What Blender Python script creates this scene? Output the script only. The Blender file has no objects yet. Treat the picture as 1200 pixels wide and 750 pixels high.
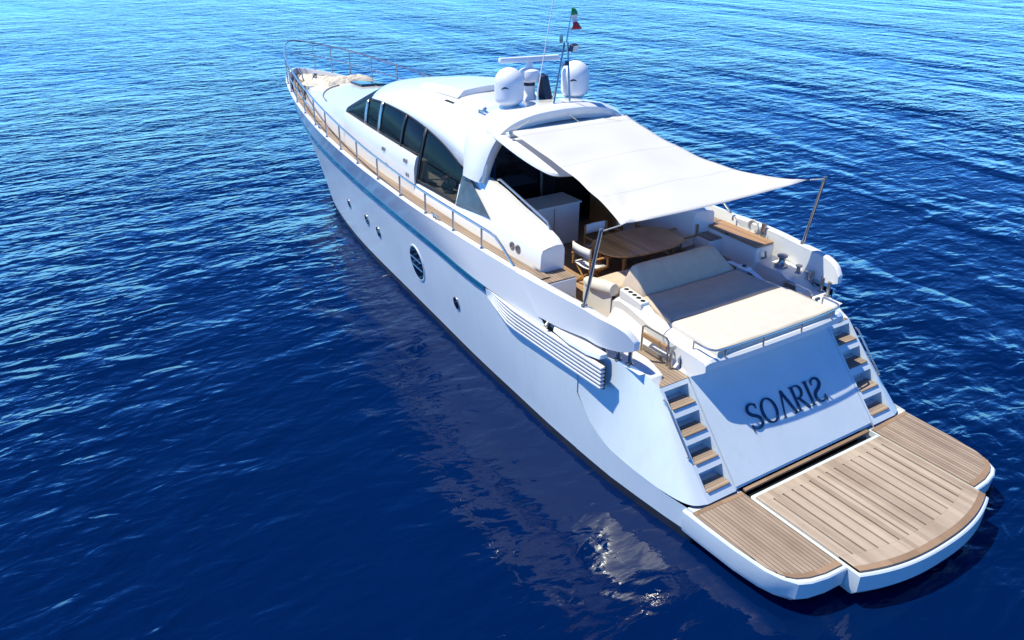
import bpy, bmesh, math, random
import numpy as np
from mathutils import Vector, Matrix
random.seed(7)
rng = np.random.RandomState(11)
SC = bpy.context.scene
COL = SC.collection
PI = math.pi

# ------------------------------------------------------------------ camera
S_ = 1.17
F_PX, VX, HY, CAM_Z, CAM_Y = 946.94, -76.7, -102.57, 7.25*S_, 8.42*S_
pitch = math.atan((375-HY)/F_PX)
yaw = math.atan((600-VX)/(F_PX/math.cos(pitch)))
cy_, sy_, cp_, sp_ = math.cos(yaw), math.sin(yaw), math.cos(pitch), math.sin(pitch)
fw = Vector((cy_*cp_, -sy_*cp_, -sp_)); rt = Vector((-sy_, -cy_, 0)); up = rt.cross(fw)
roll = 0.0042
rt, up = rt*math.cos(roll)+up*math.sin(roll), up*math.cos(roll)-rt*math.sin(roll)
cam_d = bpy.data.cameras.new('camera'); cam = bpy.data.objects.new('camera', cam_d); COL.objects.link(cam)
M = Matrix((( rt.x, up.x, -fw.x, 0), (rt.y, up.y, -fw.y, CAM_Y), (rt.z, up.z, -fw.z, CAM_Z), (0, 0, 0, 1)))
cam.matrix_world = M
cam_d.sensor_width = 36; cam_d.lens = F_PX/1200*36; cam_d.clip_start = .1; cam_d.clip_end = 20000
SC.camera = cam

# ------------------------------------------------------------------ sky + sun
SUN = Vector((.33, .41, 1)).normalized()
el = math.asin(SUN.z); az = math.atan2(SUN.x, SUN.y)
w = bpy.data.worlds.new('World'); SC.world = w; w.use_nodes = True
nt = w.node_tree; nt.nodes.clear()
sky = nt.nodes.new('ShaderNodeTexSky'); sky.sky_type = 'NISHITA'; sky.sun_disc = False
sky.sun_elevation = el; sky.sun_rotation = az; sky.air_density = 1.0; sky.dust_density = 0.15; sky.ozone_density = 3.0
bg = nt.nodes.new('ShaderNodeBackground'); bg.inputs['Strength'].default_value = .055
wo = nt.nodes.new('ShaderNodeOutputWorld')
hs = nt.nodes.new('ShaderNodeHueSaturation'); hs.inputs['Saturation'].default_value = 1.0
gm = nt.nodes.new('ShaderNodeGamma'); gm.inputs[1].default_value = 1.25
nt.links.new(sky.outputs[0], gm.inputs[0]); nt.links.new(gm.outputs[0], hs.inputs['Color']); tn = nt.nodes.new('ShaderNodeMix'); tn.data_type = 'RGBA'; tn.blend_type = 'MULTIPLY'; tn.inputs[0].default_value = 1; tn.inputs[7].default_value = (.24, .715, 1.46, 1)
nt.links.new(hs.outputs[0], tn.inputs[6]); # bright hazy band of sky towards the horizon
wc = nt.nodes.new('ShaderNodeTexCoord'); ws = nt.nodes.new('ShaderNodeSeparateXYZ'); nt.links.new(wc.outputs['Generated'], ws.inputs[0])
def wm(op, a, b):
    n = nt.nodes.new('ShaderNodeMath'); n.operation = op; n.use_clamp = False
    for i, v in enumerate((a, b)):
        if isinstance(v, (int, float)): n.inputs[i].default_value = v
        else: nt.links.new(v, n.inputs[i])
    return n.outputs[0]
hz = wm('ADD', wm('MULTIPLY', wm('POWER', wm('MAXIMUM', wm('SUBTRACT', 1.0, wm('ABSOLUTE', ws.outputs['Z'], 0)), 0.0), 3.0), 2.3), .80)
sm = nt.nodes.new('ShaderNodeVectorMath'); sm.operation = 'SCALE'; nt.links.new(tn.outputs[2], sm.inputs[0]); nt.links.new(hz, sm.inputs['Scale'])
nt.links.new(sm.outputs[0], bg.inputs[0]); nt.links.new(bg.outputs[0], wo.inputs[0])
sd = bpy.data.lights.new('sun', 'SUN'); sd.energy = 5.0; sd.angle = math.radians(.53); sd.color = (1, .965, .79)
so = bpy.data.objects.new('sun', sd); COL.objects.link(so); so.location = (0, 0, 60)
so.rotation_euler = SUN.to_track_quat('Z', 'Y').to_euler()
vs = SC.view_settings
vs.view_transform = 'Standard'; vs.look = 'None'; vs.gamma = 1; vs.exposure = .3; vs.use_curve_mapping = False
SC.render.engine = 'CYCLES'
SC.cycles.max_bounces = 8; SC.cycles.transparent_max_bounces = 12

# ------------------------------------------------------------------ materials
def new_mat(name):
    m = bpy.data.materials.new(name); m.use_nodes = True
    return m, m.node_tree, m.node_tree.nodes['Principled BSDF']
def N(t, kind, **kw):
    n = t.nodes.new(kind)
    for k, v in kw.items():
        if k in n.inputs: n.inputs[k].default_value = v
        else: setattr(n, k, v)
    return n
def math_node(t, op, a, b=None, c=None):
    n = t.nodes.new('ShaderNodeMath'); n.operation = op
    for i, v in enumerate((a, b, c)):
        if v is None: continue
        if isinstance(v, (int, float)): n.inputs[i].default_value = v
        else: t.links.new(v, n.inputs[i])
    return n.outputs[0]
def ramp(t, fac, stops):
    r = t.nodes.new('ShaderNodeValToRGB'); e = r.color_ramp.elements
    while len(e) < len(stops): e.new(.5)
    for k, (p, c) in enumerate(stops):
        e[k].position = p; e[k].color = tuple(c)+(1,) if len(c) == 3 else c
    t.links.new(fac, r.inputs[0]); return r.outputs[0]
def mixc(t, fac, a, b, mode='MIX'):
    n = t.nodes.new('ShaderNodeMix'); n.data_type = 'RGBA'; n.blend_type = mode
    for i, v in ((0, fac), (6, a), (7, b)):
        if isinstance(v, (int, float)): n.inputs[i].default_value = v
        elif isinstance(v, tuple): n.inputs[i].default_value = v+(1,) if len(v) == 3 else v
        else: t.links.new(v, n.inputs[i])
    return n.outputs[2]
def plain(name, col, rough=.4, metal=0, coat=0, var=.05, scale=3.0, bump=0, bscale=60, ior=1.5):
    m, t, p = new_mat(name)
    tc = N(t, 'ShaderNodeTexCoord'); no = N(t, 'ShaderNodeTexNoise', Scale=scale, Detail=4.0)
    t.links.new(tc.outputs['Object'], no.inputs['Vector'])
    lo = tuple(c*(1-var) for c in col); hi = tuple(min(1, c*(1+var)) for c in col)
    t.links.new(ramp(t, no.outputs[0], [(.3, lo), (.7, hi)]), p.inputs['Base Color'])
    p.inputs['Roughness'].default_value = rough; p.inputs['Metallic'].default_value = metal
    p.inputs['Coat Weight'].default_value = coat; p.inputs['Coat Roughness'].default_value = .06; p.inputs['IOR'].default_value = ior
    if bump:
        n2 = N(t, 'ShaderNodeTexNoise', Scale=bscale, Detail=3.0); t.links.new(tc.outputs['Object'], n2.inputs['Vector'])
        b = N(t, 'ShaderNodeBump', Strength=bump, Distance=.01); t.links.new(n2.outputs[0], b.inputs['Height'])
        t.links.new(b.outputs[0], p.inputs['Normal'])
    return m
def teak(name, light, dark, spacing=.06, axis='Y', caulk=.1, caulk_col=(.03, .026, .022), rough=.7):
    m, t, p = new_mat(name)
    tc = N(t, 'ShaderNodeTexCoord'); sep = N(t, 'ShaderNodeSeparateXYZ'); t.links.new(tc.outputs['Object'], sep.inputs[0])
    q = math_node(t, 'DIVIDE', sep.outputs[axis], spacing)
    fl = math_node(t, 'FLOOR', q); fr = math_node(t, 'FRACT', q)
    wn = N(t, 'ShaderNodeTexWhiteNoise', noise_dimensions='1D'); t.links.new(fl, wn.inputs['W'])
    mp = N(t, 'ShaderNodeMapping'); t.links.new(tc.outputs['Object'], mp.inputs[0])
    mp.inputs['Scale'].default_value = (2.2, 40, 2.2) if axis == 'Y' else (40, 2.2, 2.2)
    no = N(t, 'ShaderNodeTexNoise', Scale=1.0, Detail=5.0, Roughness=.65); t.links.new(mp.outputs[0], no.inputs['Vector'])
    bl = N(t, 'ShaderNodeTexNoise', Scale=1.6, Detail=6.0, Roughness=.6); t.links.new(tc.outputs['Object'], bl.inputs['Vector'])
    f = math_node(t, 'ADD', math_node(t, 'MULTIPLY', no.outputs[0], .5), math_node(t, 'MULTIPLY', wn.outputs[0], .38))
    f = math_node(t, 'ADD', f, math_node(t, 'MULTIPLY', bl.outputs[0], .55))
    col = ramp(t, f, [(.38, dark), (.98, light)])
    seam = math_node(t, 'LESS_THAN', fr, caulk)
    t.links.new(mixc(t, seam, col, caulk_col), p.inputs['Base Color'])
    p.inputs['Roughness'].default_value = rough
    return m
TEAK_L, TEAK_D = (.40, .30, .225), (.20, .14, .10)
M_ = {}
M_['white'] = plain('white gelcoat', (.74, .735, .72), .22, coat=.5, var=.015, scale=.8)
M_['offwhite'] = plain('cream gelcoat', (.74, .72, .67), .35, var=.03)
M_['hull'] = None
M_['stripe'] = plain('teal stripe paint', (.008, .10, .19), .2, coat=.6)
M_['black'] = plain('black rubber', (.012, .012, .014), .5)
M_['antifoul'] = plain('dark antifouling', (.012, .016, .03), .6, var=.3)
M_['dark'] = plain('dark void', (.006, .006, .007), .6)
M_['steel'] = plain('polished steel', (.42, .41, .40), .2, metal=.8, var=.05, scale=9)
M_['steeld'] = plain('brushed steel', (.35, .35, .36), .3, metal=1, var=.1, scale=9)
M_['teak'] = teak('weathered teak planks', TEAK_L, TEAK_D, .066, 'Y', caulk=.13)
M_['teakx'] = teak('weathered teak crosswise', TEAK_L, TEAK_D, .058, 'X')
M_['teakplain'] = teak('weathered teak board', TEAK_L, TEAK_D, .4, 'Y', caulk=0)
M_['teakrim'] = teak('brown teak margin', (.34, .22, .14), (.20, .125, .075), .5, 'Y', caulk=0)
M_['lift'] = teak('pale scrubbed teak', (.48, .385, .30), (.26, .19, .14), .098, 'Y', caulk=0)
M_['sole'] = teak('cockpit teak', (.46, .29, .17), (.25, .145, .075), .06, 'Y', caulk=.08)
M_['varnish'] = teak('varnished teak', (.70, .38, .15), (.38, .18, .06), .11, 'Y', caulk=.05, rough=.35)
M_['bench'] = teak('oiled bench teak', (.46, .27, .14), (.27, .145, .07), .08, 'Y', caulk=.05, rough=.5)
M_['chairwood'] = plain('honey wood', (.40, .20, .06), .4, var=.2, scale=14)
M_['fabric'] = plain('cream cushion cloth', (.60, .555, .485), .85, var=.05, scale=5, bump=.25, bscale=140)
M_['fabric_shade'] = plain('cream cloth darkened for shade', (.54, .43, .325), .85, var=.06, scale=5, bump=.25, bscale=140)  # same cream cushion cloth, with the awning shade put into its colour
M_['cloth'] = plain('white chair canvas', (.72, .72, .72), .8, var=.04, scale=8, bump=.2)
M_['cover'] = plain('beige storm cover', (.63, .56, .46), .85, var=.14, scale=4, bump=.6, bscale=18)
M_['dome'] = plain('radome plastic', (.78, .79, .80), .38, var=.02)
M_['navy'] = plain('navy plastic', (.012, .018, .045), .4)
M_['rope'] = plain('white rope', (.6, .57, .5), .8, var=.2, scale=30)
M_['leaf'] = plain('green leaves', (.05, .10, .035), .5, var=.4, scale=30)
M_['petal'] = plain('pink petals', (.62, .16, .30), .5, var=.5, scale=40)
M_['pot'] = plain('dark green ceramic', (.012, .06, .05), .2)
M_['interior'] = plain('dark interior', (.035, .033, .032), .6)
M_['cabin'] = plain('cream cabin lining', (.74, .69, .58), .6)
M_['letters'] = plain('dark blue letters', (.010, .035, .085), .3)
M_['red'] = plain('flag red', (.55, .03, .03), .7); M_['green'] = plain('flag green', (.02, .25, .08), .7); M_['flagwhite'] = plain('flag white', (.75, .73, .7), .7)
def hull_mat():
    m, t, p = new_mat('ice blue metallic hull paint')
    tc = N(t, 'ShaderNodeTexCoord'); no = N(t, 'ShaderNodeTexNoise', Scale=.9, Detail=3.0)
    t.links.new(tc.outputs['Object'], no.inputs['Vector'])
    t.links.new(ramp(t, no.outputs[0], [(.3, (.60, .665, .69)), (.7, (.66, .715, .735))]), p.inputs['Base Color'])
    mp = N(t, 'ShaderNodeMapping'); mp.inputs['Scale'].default_value = (5, 5, .5); t.links.new(tc.outputs['Object'], mp.inputs[0])
    st = N(t, 'ShaderNodeTexNoise', Scale=1.0, Detail=5.0, Roughness=.65); t.links.new(mp.outputs[0], st.inputs['Vector'])
    src = p.inputs['Base Color'].links[0].from_socket
    t.links.new(mixc(t, ramp(t, st.outputs[0], [(.52, (0,)*3), (.80, (.35,)*3)]), src, (.50, .54, .53)), p.inputs['Base Color'])
    rr = N(t, 'ShaderNodeTexNoise', Scale=.7, Detail=2.0); t.links.new(tc.outputs['Object'], rr.inputs['Vector'])
    wb = N(t, 'ShaderNodeBump', Strength=.25, Distance=.02); t.links.new(rr.outputs[0], wb.inputs['Height']); t.links.new(wb.outputs[0], p.inputs['Coat Normal'])
    p.inputs['Metallic'].default_value = .06; p.inputs['Specular IOR Level'].default_value = .35; p.inputs['Roughness'].default_value = .42
    p.inputs['Coat Weight'].default_value = .35; p.inputs['Coat Roughness'].default_value = .16
    return m
M_['hull'] = hull_mat()
def glass_mat(name, tint, trans):
    m, t, p = new_mat(name)
    p.inputs['Base Color'].default_value = (.006, .007, .009, 1); p.inputs['Roughness'].default_value = .03; p.inputs['IOR'].default_value = 1.3
    tr = N(t, 'ShaderNodeBsdfTransparent'); tr.inputs[0].default_value = tint+(1,)
    mx = N(t, 'ShaderNodeMixShader'); mx.inputs[0].default_value = trans
    out = t.nodes['Material Output']
    t.links.new(p.outputs[0], mx.inputs[1]); t.links.new(tr.outputs[0], mx.inputs[2]); t.links.new(mx.outputs[0], out.inputs[0])
    return m
M_['glass'] = glass_mat('smoked glass', (.55, .54, .52), .52)
M_['glassd'] = plain('black glass', (.006, .007, .010), .04, var=.2)
M_['gasket'] = plain('grey rubber joint', (.16, .16, .16), .7)
M_['screen'] = plain('dark windscreen glass', (.012, .02, .03), .55, var=.2, ior=1.12)
M_['glassb'] = plain('blue tinted glass', (.01, .04, .09), .12, var=.2, ior=1.3)
M_['gglass'] = plain('grey mirror glass', (.10, .125, .15), .10, metal=.3, var=.25)
def canvas_mat():
    m, t, p = new_mat('white awning canvas')
    tc = N(t, 'ShaderNodeTexCoord')
    sp = N(t, 'ShaderNodeSeparateXYZ'); t.links.new(tc.outputs['Object'], sp.inputs[0])
    wv = N(t, 'ShaderNodeTexNoise', Scale=1.3, Detail=5.0); t.links.new(tc.outputs['Object'], wv.inputs['Vector'])
    cl = ramp(t, wv.outputs[0], [(.3, (.73, .73, .725)), (.7, (.78, .78, .77))])
    seam = math_node(t, 'LESS_THAN', math_node(t, 'FRACT', math_node(t, 'DIVIDE', math_node(t, 'ADD', sp.outputs['X'], .35), 1.42)), .018)
    t.links.new(mixc(t, seam, cl, (.60, .60, .60)), p.inputs['Base Color']); p.inputs['Roughness'].default_value = .85
    no = N(t, 'ShaderNodeTexNoise', Scale=220.0, Detail=2.0); t.links.new(tc.outputs['Object'], no.inputs['Vector'])
    b = N(t, 'ShaderNodeBump', Strength=.12, Distance=.01); t.links.new(no.outputs[0], b.inputs['Height']); t.links.new(b.outputs[0], p.inputs['Normal'])
    tl = N(t, 'ShaderNodeBsdfTranslucent'); tl.inputs[0].default_value = (.85, .77, .66, 1)
    mx = N(t, 'ShaderNodeMixShader'); mx.inputs[0].default_value = .30
    t.links.new(p.outputs[0], mx.inputs[1]); t.links.new(tl.outputs[0], mx.inputs[2]); t.links.new(mx.outputs[0], t.nodes['Material Output'].inputs[0])
    return m
M_['canvas'] = canvas_mat()
def N_dist(t, tc):
    d = N(t, 'ShaderNodeVectorMath', operation='DISTANCE'); t.links.new(tc.outputs['Object'], d.inputs[0]); d.inputs[1].default_value = (6, 8, 0); return d.outputs['Value']
def sea_mat():
    m, t, p = new_mat('deep blue sea water')
    tc = N(t, 'ShaderNodeTexCoord')
    def layer(scale, ang, sx, sy, detail, rough=.55, dist=0.0):
        mp = N(t, 'ShaderNodeMapping'); t.links.new(tc.outputs['Object'], mp.inputs[0])
        mp.inputs['Rotation'].default_value = (0, 0, ang); mp.inputs['Scale'].default_value = (sx, sy, 1)
        n = N(t, 'ShaderNodeTexNoise', Scale=scale, Detail=detail, Roughness=rough, Distortion=dist)
        t.links.new(mp.outputs[0], n.inputs['Vector']); return n.outputs[0]
    patch = ramp(t, layer(.07, -.55, .5, 1.6, 4.0), [(.38, (.40,)*3), (.60, (1.08,)*3)])
    a = layer(1.15, -.75, 1.0, .50, 2.0, .5, .4)
    b = layer(3.0, -.40, 1.0, .50, 1.8, .45, .8)
    c = layer(7.0, -.65, 1.0, .55, 3.0, .55, .3)
    h = math_node(t, 'ADD', math_node(t, 'MULTIPLY', a, .235), math_node(t, 'MULTIPLY', b, .095))
    sw = layer(.22, -.95, 1.0, .45, 2.0)
    far = ramp(t, math_node(t, 'DIVIDE', N_dist(t, tc), 40.0), [(.2, (.75,)*3), (.9, (1,)*3)])
    h = math_node(t, 'ADD', h, math_node(t, 'MULTIPLY', math_node(t, 'MULTIPLY', c, far), .028)); h = math_node(t, 'ADD', h, math_node(t, 'MULTIPLY', sw, .35))
    # sheltered, calmer water along the port side of the anchored boat
    ds = N(t, 'ShaderNodeVectorMath', operation='DISTANCE'); t.links.new(tc.outputs['Object'], ds.inputs[0]); ds.inputs[1].default_value = (6, 8, 0)
    calm = ramp(t, math_node(t, 'DIVIDE', ds.outputs['Value'], 30.0), [(.10, (.45,)*3), (.48, (1.05,)*3)])
    h = math_node(t, 'MULTIPLY', math_node(t, 'MULTIPLY', h, patch), calm)
    bp = N(t, 'ShaderNodeBump', Strength=1.0, Distance=1.0); t.links.new(h, bp.inputs['Height']); t.links.new(bp.outputs[0], p.inputs['Normal'])
    p.inputs['Base Color'].default_value = (.0, .008, .052, 1)
    p.inputs['Roughness'].default_value = .025; p.inputs['IOR'].default_value = 1.38
    return m
M_['sea'] = sea_mat()

# ------------------------------------------------------------------ mesh helpers
class MB:
    def __init__(s): s.v = []; s.f = []; s.m = []
    def add(s, vs, fs, mi=0):
        o = len(s.v); s.v += [tuple(map(float, p)) for p in vs]; s.f += [tuple(i+o for i in f) for f in fs]; s.m += [mi]*len(fs)
    def grid(s, rows, mi=0, close=False, flip=False):
        n = len(rows[0]); vs = [p for r in rows for p in r]; fs = []
        for i in range(len(rows)-1):
            for j in range(n-1+(1 if close else 0)):
                a, b = i*n+j, i*n+(j+1) % n; c, d = b+n, a+n
                fs.append((a, d, c, b) if flip else (a, b, c, d))
        s.add(vs, fs, mi)
    def poly(s, pts, mi=0): s.add(pts, [tuple(range(len(pts)))], mi)
    def box(s, x0, x1, y0, y1, z0, z1, mi=0):
        s.hexa([(x0,y0,z0),(x1,y0,z0),(x1,y1,z0),(x0,y1,z0)], [(x0,y0,z1),(x1,y0,z1),(x1,y1,z1),(x0,y1,z1)], mi)
    def hexa(s, lo, hi, mi=0):
        n = len(lo); s.add(list(lo)+list(hi), [tuple(reversed(range(n))), tuple(range(n, 2*n))]+[(i, (i+1) % n, n+(i+1) % n, n+i) for i in range(n)], mi)
    def prism_z(s, poly, z0, z1, mi=0): s.hexa([(x, y, z0) for x, y in poly], [(x, y, z1) for x, y in poly], mi)
    def prism_y(s, poly, y0, y1, mi=0): s.hexa([(x, y0, z) for x, z in poly], [(x, y1, z) for x, z in poly], mi)
    def tube(s, path, r, n=8, mi=0, caps=True):
        path = [Vector(p) for p in path]; rings = []; prev = None
        for i, p in enumerate(path):
            d = ((path[min(i+1, len(path)-1)]-p).normalized() + (p-path[max(i-1, 0)]).normalized())
            d = d.normalized() if d.length > 1e-6 else Vector((0, 0, 1))
            if prev is None:
                a = d.cross(Vector((0, 0, 1)));  a = a.normalized() if a.length > .05 else d.cross(Vector((1, 0, 0))).normalized()
            else: a = (prev - d*prev.dot(d)).normalized()
            prev = a; b = d.cross(a); rr = r[i] if isinstance(r, (list, tuple)) else r
            rings.append([p+(a*math.cos(2*PI*k/n)+b*math.sin(2*PI*k/n))*rr for k in range(n)])
        o = len(s.v); s.grid(rings, mi, close=True)
        if caps: s.f += [tuple(o+k for k in reversed(range(n))), tuple(o+(len(rings)-1)*n+k for k in range(n))]; s.m += [mi, mi]
    def lathe(s, prof, c, n=28, mi=0):
        s.grid([[(c[0]+r*math.cos(2*PI*k/n), c[1]+r*math.sin(2*PI*k/n), c[2]+z) for k in range(n)] for r, z in prof], mi, close=True)
    def mirror(s):
        o = len(s.v); nf = len(s.f)
        s.v += [(x, -y, z) for x, y, z in s.v]; s.f += [tuple(i+o for i in reversed(f)) for f in s.f[:nf]]; s.m += s.m[:nf]
        return s
    def xform(s, mat): s.v = [tuple(mat @ Vector(p)) for p in s.v]; return s
    def build(s, name, mats, parent=None, smooth=35, bevel=0, seg=2, weld=True, solid=0, recalc=True, subsurf=0):
        me = bpy.data.meshes.new(name); me.from_pydata(s.v, [], s.f)
        if not isinstance(mats, (list, tuple)): mats = [mats]
        for m in mats: me.materials.append(M_[m] if isinstance(m, str) else m)
        me.polygons.foreach_set('material_index', s.m)
        bm = bmesh.new(); bm.from_mesh(me)
        if weld: bmesh.ops.remove_doubles(bm, verts=bm.verts, dist=.0004)
        if recalc: bmesh.ops.recalc_face_normals(bm, faces=bm.faces)
        bm.to_mesh(me); bm.free()
        if smooth:
            me.shade_smooth(); me.set_sharp_from_angle(angle=math.radians(smooth))
        o = bpy.data.objects.new(name, me); COL.objects.link(o)
        if parent: o.parent = parent
        if solid:
            d = o.modifiers.new('solid', 'SOLIDIFY'); d.thickness = solid; d.offset = 0
        if subsurf:
            d = o.modifiers.new('sub', 'SUBSURF'); d.levels = subsurf; d.render_levels = subsurf
        if bevel:
            d = o.modifiers.new('bevel', 'BEVEL'); d.width = bevel; d.segments = seg; d.limit_method = 'ANGLE'; d.angle_limit = math.radians(38); d.harden_normals = True
        return o
def empty(name, loc=(0, 0, 0), rz=0):
    o = bpy.data.objects.new(name, None); COL.objects.link(o); o.location = loc; o.rotation_euler = (0, 0, rz); o.empty_display_size = .2
    return o
def tag(o, label=None, cat=None, group=None, kind=None):
    for k, v in (('label', label), ('category', cat), ('group', group), ('kind', kind)):
        if v: o[k] = v
    return o
def I(tab, x):
    """smooth (monotone-ish cubic) interpolation of a table [(x, y)...]"""
    xs = [a for a, _ in tab]; ys = [b for _, b in tab]
    if xs[0] > xs[-1]: xs, ys = xs[::-1], ys[::-1]
    if x <= xs[0]: return ys[0]
    if x >= xs[-1]: return ys[-1]
    i = max(k for k in range(len(xs)-1) if xs[k] <= x)
    h = xs[i+1]-xs[i]; t = (x-xs[i])/h
    sl = lambda k: (ys[k+1]-ys[k])/(xs[k+1]-xs[k])
    def tan(k):
        if k == 0: return sl(0)
        if k == len(xs)-1: return sl(k-1)
        a, b = sl(k-1), sl(k)
        return 0 if a*b <= 0 else 2*a*b/(a+b)
    m0, m1 = tan(i)*h, tan(i+1)*h
    return (2*t**3-3*t*t+1)*ys[i]+(t**3-2*t*t+t)*m0+(-2*t**3+3*t*t)*ys[i+1]+(t**3-t*t)*m1
def lin(a, b, n): return [a+(b-a)*k/(n-1) for k in range(n)]
def curve3(pts, n):
    """resample a 3D polyline smoothly (Catmull-Rom)"""
    P = [Vector(p) for p in pts]; out = []; m = len(P)-1
    for k in range(n):
        u = k*m/(n-1); i = min(int(u), m-1); t = u-i
        p0, p1, p2, p3 = P[max(i-1, 0)], P[i], P[i+1], P[min(i+2, m)]
        out.append(.5*((2*p1)+(p2-p0)*t+(2*p0-5*p1+4*p2-p3)*t*t+(3*p1-p0-3*p2+p3)*t**3))
    return out
flipy = lambda pts: [(p[0], -p[1], p[2]) for p in pts]

# ------------------------------------------------------------------ sea
def build_sea():
    m = MB(); R = 9000
    g = [math.copysign((math.exp(abs(u)*6.2)-1)/(math.exp(6.2)-1)*R, u) for u in np.linspace(-1, 1, 81)]
    m.grid([[(15+x, y, 0) for y in g] for x in g])
    o = m.build('sea', 'sea', smooth=60, weld=False); tag(o, kind='structure'); return o
build_sea()

# ------------------------------------------------------------------ yacht: line tables
yacht = tag(empty('motor_yacht', (0, 0, 0)), 'long white and ice blue motor yacht with teak swim platform on the sea', 'yacht')
WL = [(6.4, 2.5), (7.3, 2.6), (8.5, 2.67), (9.5, 2.66), (11.4, 2.57), (12.9, 2.49), (14.6, 2.36), (16.7, 2.2), (19.1, 2.02), (20.6, 1.87), (23.4, 1.42), (25, 1.0), (26.3, .55), (27.4, 0)]
STY = [(6.4, 2.6), (8.5, 2.74), (10, 2.78), (12, 2.80), (14.3, 2.66), (15.8, 2.57), (17.2, 2.48), (18.6, 2.39), (20.4, 2.24), (22, 2.08), (24, 1.82), (26, 1.45), (27.6, 1.06), (28.8, .66), (29.7, .25), (29.95, 0)]
STZ = [(6.4, 2.12), (12, 2.15), (16, 2.2), (20, 2.27), (24, 2.38), (28, 2.55), (30, 2.65)]
GY = [(8.2, 2.5), (9.2, 2.7), (10.9, 2.78), (12, 2.80), (14.5, 2.80), (17, 2.70), (19, 2.58), (21, 2.41), (23, 2.16), (25, 1.84), (27, 1.42), (28.3, 1.08), (29.3, .74), (30.0, .40), (30.3, .18), (30.4, 0)]
GZ = [(8.5, 2.83), (10, 2.86), (13, 2.86), (17, 2.89), (21, 2.98), (25, 3.12), (28, 3.24), (30.4, 3.32)]
ZD = lambda x: I(GZ, x)-.22
HB = [(11, 2.17), (13, 2.2), (16, 2.13), (18, 2.07), (20, 1.95), (21.2, 1.85), (22.5, 1.72), (24, 1.42), (25.5, 1.10), (26.6, .70), (27.1, .35), (27.3, 0)]

def row(ytab, zfun, x0, xe, n):
    out = []
    for k in range(n):
        t = k/(n-1); t = 1-(1-t)**1.5            # denser at the stem
        x = x0+(xe-x0)*t; out.append((x, max(0, I(ytab, x)), zfun(x)))
    out[-1] = (xe, 0, zfun(xe)); return out
def lerp_rows(a, b, t, pw=0): return [tuple(p*(1-t)+q*t for p, q in zip(A, B)) for A, B in zip(a, b)]
NH = 70
r_wl = row(WL, lambda x: 0.0, 9.1, 27.4, NH)
r_kl = [(x if k < NH-1 else 26.2, y*.86, -.7) for k, (x, y, z) in enumerate(r_wl)]
r_st = row(STY, lambda x: I(STZ, x), 9.1, 29.95, NH)
r_gw = row(GY, lambda x: I(GZ, x), 9.1, 30.4, NH)
def bulge(a, b, n, amt):
    out = []
    for k in range(1, n):
        t = k/n; out.append([(p[0], max(0, p[1]+amt*math.sin(PI*t)*(1 if i < NH-1 else 0)), p[2]) for i, p in enumerate(lerp_rows(a, b, t))])
    return out
CH = [(9.14, 2.74, 1.4), (8.95, 2.742, 1.18), (8.75, 2.742, .98), (8.5, 2.738, .83), (8.2, 2.73, .73), (7.9, 2.70, .67), (7.3, 2.66, .63), (6.9, 2.60, .615), (6.65, 2.53, .615), (6.52, 2.43, .615), (6.45, 2.25, .615)]
TP = [(9.14, 2.76, 2.12), (8.97, 2.70, 2.14), (8.8, 2.63, 2.16), (8.62, 2.55, 2.17), (8.45, 2.475, 2.17), (8.3, 2.40, 2.17), (8.16, 2.345, 2.15), (8.03, 2.305, 2.11), (7.92, 2.28, 2.07), (7.80, 2.265, 2.02), (7.70, 2.25, 1.985)]
PL_X = lambda z: 6.45+(z-.615)*(7.70-6.45)/(1.985-.615)       # sloped transom plane
def hull_y(x, z):
    zs = I(STZ, x); t = max(0, min(1, z/zs)); y = I(WL, x)*(1-t)+I(STY, x)*t
    t2 = max(0, (t-.045)/.955)
    return y+(-.05*math.sin(PI*t2)*max(0, min(1, (x-17)/6))+.03*math.sin(PI*t2)*max(0, min(1, (17-x)/6)))
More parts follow.
